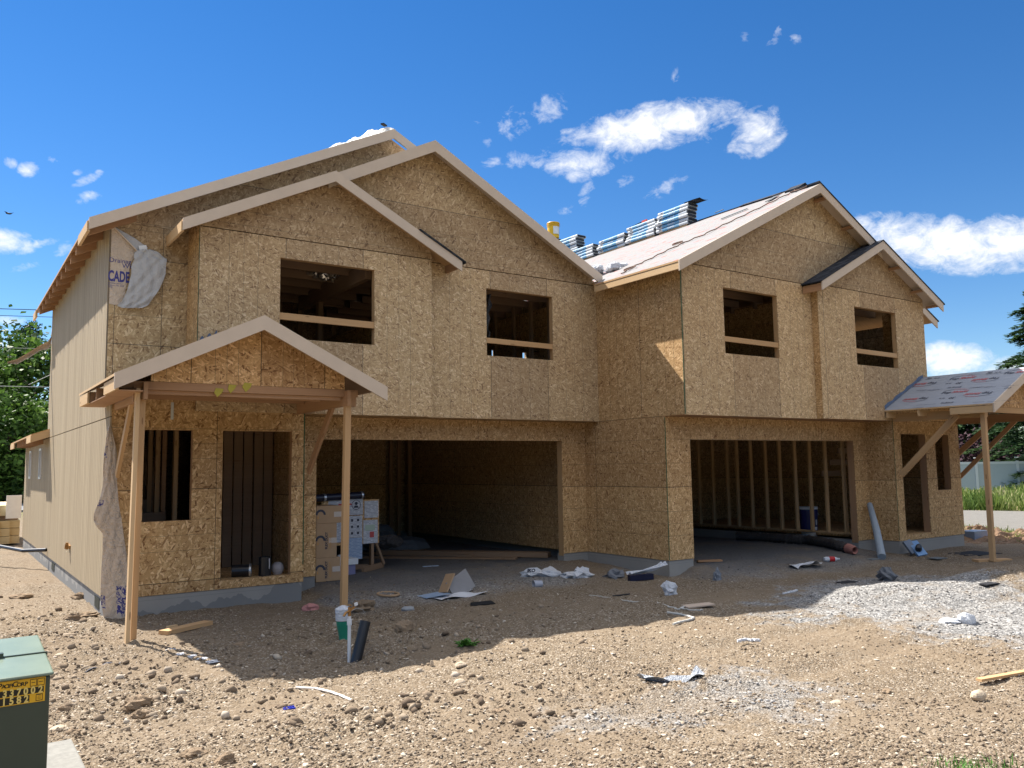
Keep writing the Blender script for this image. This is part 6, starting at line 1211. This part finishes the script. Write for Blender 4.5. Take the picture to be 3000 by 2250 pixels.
for k in range(-5,7):
    q=p0+fd_*sp*k; m=MB(); m.bar(q+Vector((0,0,-.1)),q+Vector((0,0,1.80)),.13,.13,up=tuple(fn)); m.prism([(q.x-.085,q.y-.085),(q.x+.085,q.y-.085),(q.x+.085,q.y+.085),(q.x-.085,q.y+.085)],'z',1.80,1.84); m.build('post',[VIN],fe)
    e=q+fd_*sp; m=MB(); m.bar(q+fd_*.066+Vector((0,0,1.70)),e-fd_*.066+Vector((0,0,1.70)),.05,.13); m.bar(q+fd_*.066+Vector((0,0,.08)),e-fd_*.066+Vector((0,0,.08)),.05,.13); m.build('rail',[VIN],fe)
    m=MB(); m.bar(q+fd_*.067+Vector((0,0,.89)),e-fd_*.067+Vector((0,0,.89)),.025,1.49); m.build('panel',[VPAN],fe)
# grass bank
n=15000; u=RNG.uniform(0,1,n); v=RNG.uniform(0,1,n)**1.2
A=np.array(gz(2700,1492,-.1));B=np.array(gz(3350,1500,-.1));Fa=np.array(p0+fd_*(-5*sp)-fn*.4);Fb=np.array(p0+fd_*(6*sp)-fn*.4)
P=(A*(1-u)[:,None]+B*u[:,None])*(1-v)[:,None]+(Fa*(1-u)[:,None]+Fb*u[:,None])*v[:,None]; P[:,2]=-.12
hgt=RNG.uniform(.18,.52,n)*(1+.5*np.sin(u*31)*np.sin(u*13+v*5)); d=RNG.normal(0,.30,(n,3)); d[:,2]=1; d/=np.linalg.norm(d,axis=1)[:,None]; s=np.stack([RNG.normal(size=n),RNG.normal(size=n),np.zeros(n)],-1); s/=np.linalg.norm(s,axis=1)[:,None]
n2=2200; u2=RNG.uniform(0,1,n2); off=RNG.normal(0,1,n2); Cc=np.array(gz(2700,1545,-.1)); Dd=np.array(gz(3400,1600,-.1)); P2=Cc*(1-u2)[:,None]+Dd*u2[:,None]+np.outer(off,np.array([.5,.15,0])); P2[:,2]=-.14
V1,F1=quads(P,d,s,hgt,RNG.uniform(.02,.06,n)); d2=RNG.normal(0,.4,(n2,3)); d2[:,2]=1; s2=np.stack([RNG.normal(size=n2),RNG.normal(size=n2),np.zeros(n2)],-1); s2/=np.linalg.norm(s2,axis=1)[:,None]; V2,F2=quads(P2,d2/np.linalg.norm(d2,axis=1)[:,None],s2,RNG.uniform(.06,.2,n2),RNG.uniform(.01,.025,n2))
GRASS=NT('tall_grass'); la=GRASS.attr('tone'); GRASS.base(GRASS.ramp(la,[(0,(.05,.10,.02)),(.5,(.13,.20,.04)),(.8,(.25,.29,.09)),(1,(.45,.42,.22))])); add_trans(None,GRASS.mat,.35)
o=np_obj('tall_grass',np.concatenate([V1,V2]),np.concatenate([F1,F2+len(V1)]),[GRASS.mat],attr={'tone':('FACE',np.concatenate([np.clip(RNG.normal(.45,.2,n)+.25*np.sin(u*17),0,1),RNG.uniform(.4,1,n2)]))}); tag(o,'tall bright green grass along the white fence and thin grass by the gravel road','grass',None,'stuff')
# heaps of turned soil before the road
q0,q1=gz(2800,1566,-.16),gz(3300,1618,-.16); dv=(q1-q0); side=Vector((-dv.y,dv.x,0)).normalized()
def heap(u,v):
    x=q0+dv*u+side*(v-.5)*3.4; e=math.sin(math.pi*v)**.8; nn=float(vn(np.array([u*26.]),np.array([v*9.]),8)[0])+.6*float(vn(np.array([u*70.]),np.array([v*24.]),9)[0]); return (x.x,x.y,-.2+e*(.12+.05*math.sin(u*9)+.26*nn)) 
m=MB(); m.sheet(heap,150,40); t=NT('turned_soil'); n=t.noise(t.geo(),7,5,.7); t.base(t.mix(n,(.13,.075,.045),(.33,.22,.14))); t.bump(t.noise(t.geo(),22,4),.8,.05); o=m.build('dirt_mound',[t.mat],None); tag(o,kind='structure')
def behind(px,dist,z=-.16):
    dist+=8; r=ray(px,1345); r.z=0; r.normalize(); return (r.x*dist,r.y*dist,z)
conifer(behind(2790,56),7.2,3.0,'low conifer behind the white fence, furthest left of the row',51); conifer(behind(2850,58),6.9,3.0,'bushy conifer behind the fence post nearest the house',52); conifer(behind(2915,55),7.0,2.9,'bushy dark conifer right of the porch post behind the fence',53)
conifer(behind(2985,60),7.8,3.0,'conifer directly under the front of the right porch roof',56)
conifer(behind(3075,46),11.8,4.3,'tallest conifer rising at the right edge above the porch roof',54,1.5); conifer(behind(3180,54),11,4.2,'conifer outside the right edge',55,.6); conifer(behind(2720,60),6.2,2.6,'low conifer behind the right home',57,.6)
tree(behind(2852,50.5),3.5,1.5,2600,.16,'purple-leaved shrub behind the white fence','shrub','plum_shrub',None,PLUM,.05,61); tree(behind(2925,50.5),2.8,1.3,1800,.16,'low dark purple shrub right of the porch post behind the fence','shrub','plum_shrub',None,PLUM,.05,62)
p=gz(3010,2262,0); 
m=MB()
for k in range(260):
    q=G(2840+RN.gauss(0,70),2262+RN.gauss(0,14)); L=RN.uniform(.03,.08); dd=Vector((RN.gauss(0,.5),RN.gauss(0,.5),1)).normalized(); s=Vector((RN.gauss(0,1),RN.gauss(0,1),0)).normalized()*.004; m.face([q-s,q+s,q+dd*L+s*.3,q+dd*L-s*.3])
o=m.build('grass',[GR],None,origin=G(2840,2260)); tag(o,'thin green grass at the bottom right edge of the foreground','grass',None,'stuff')
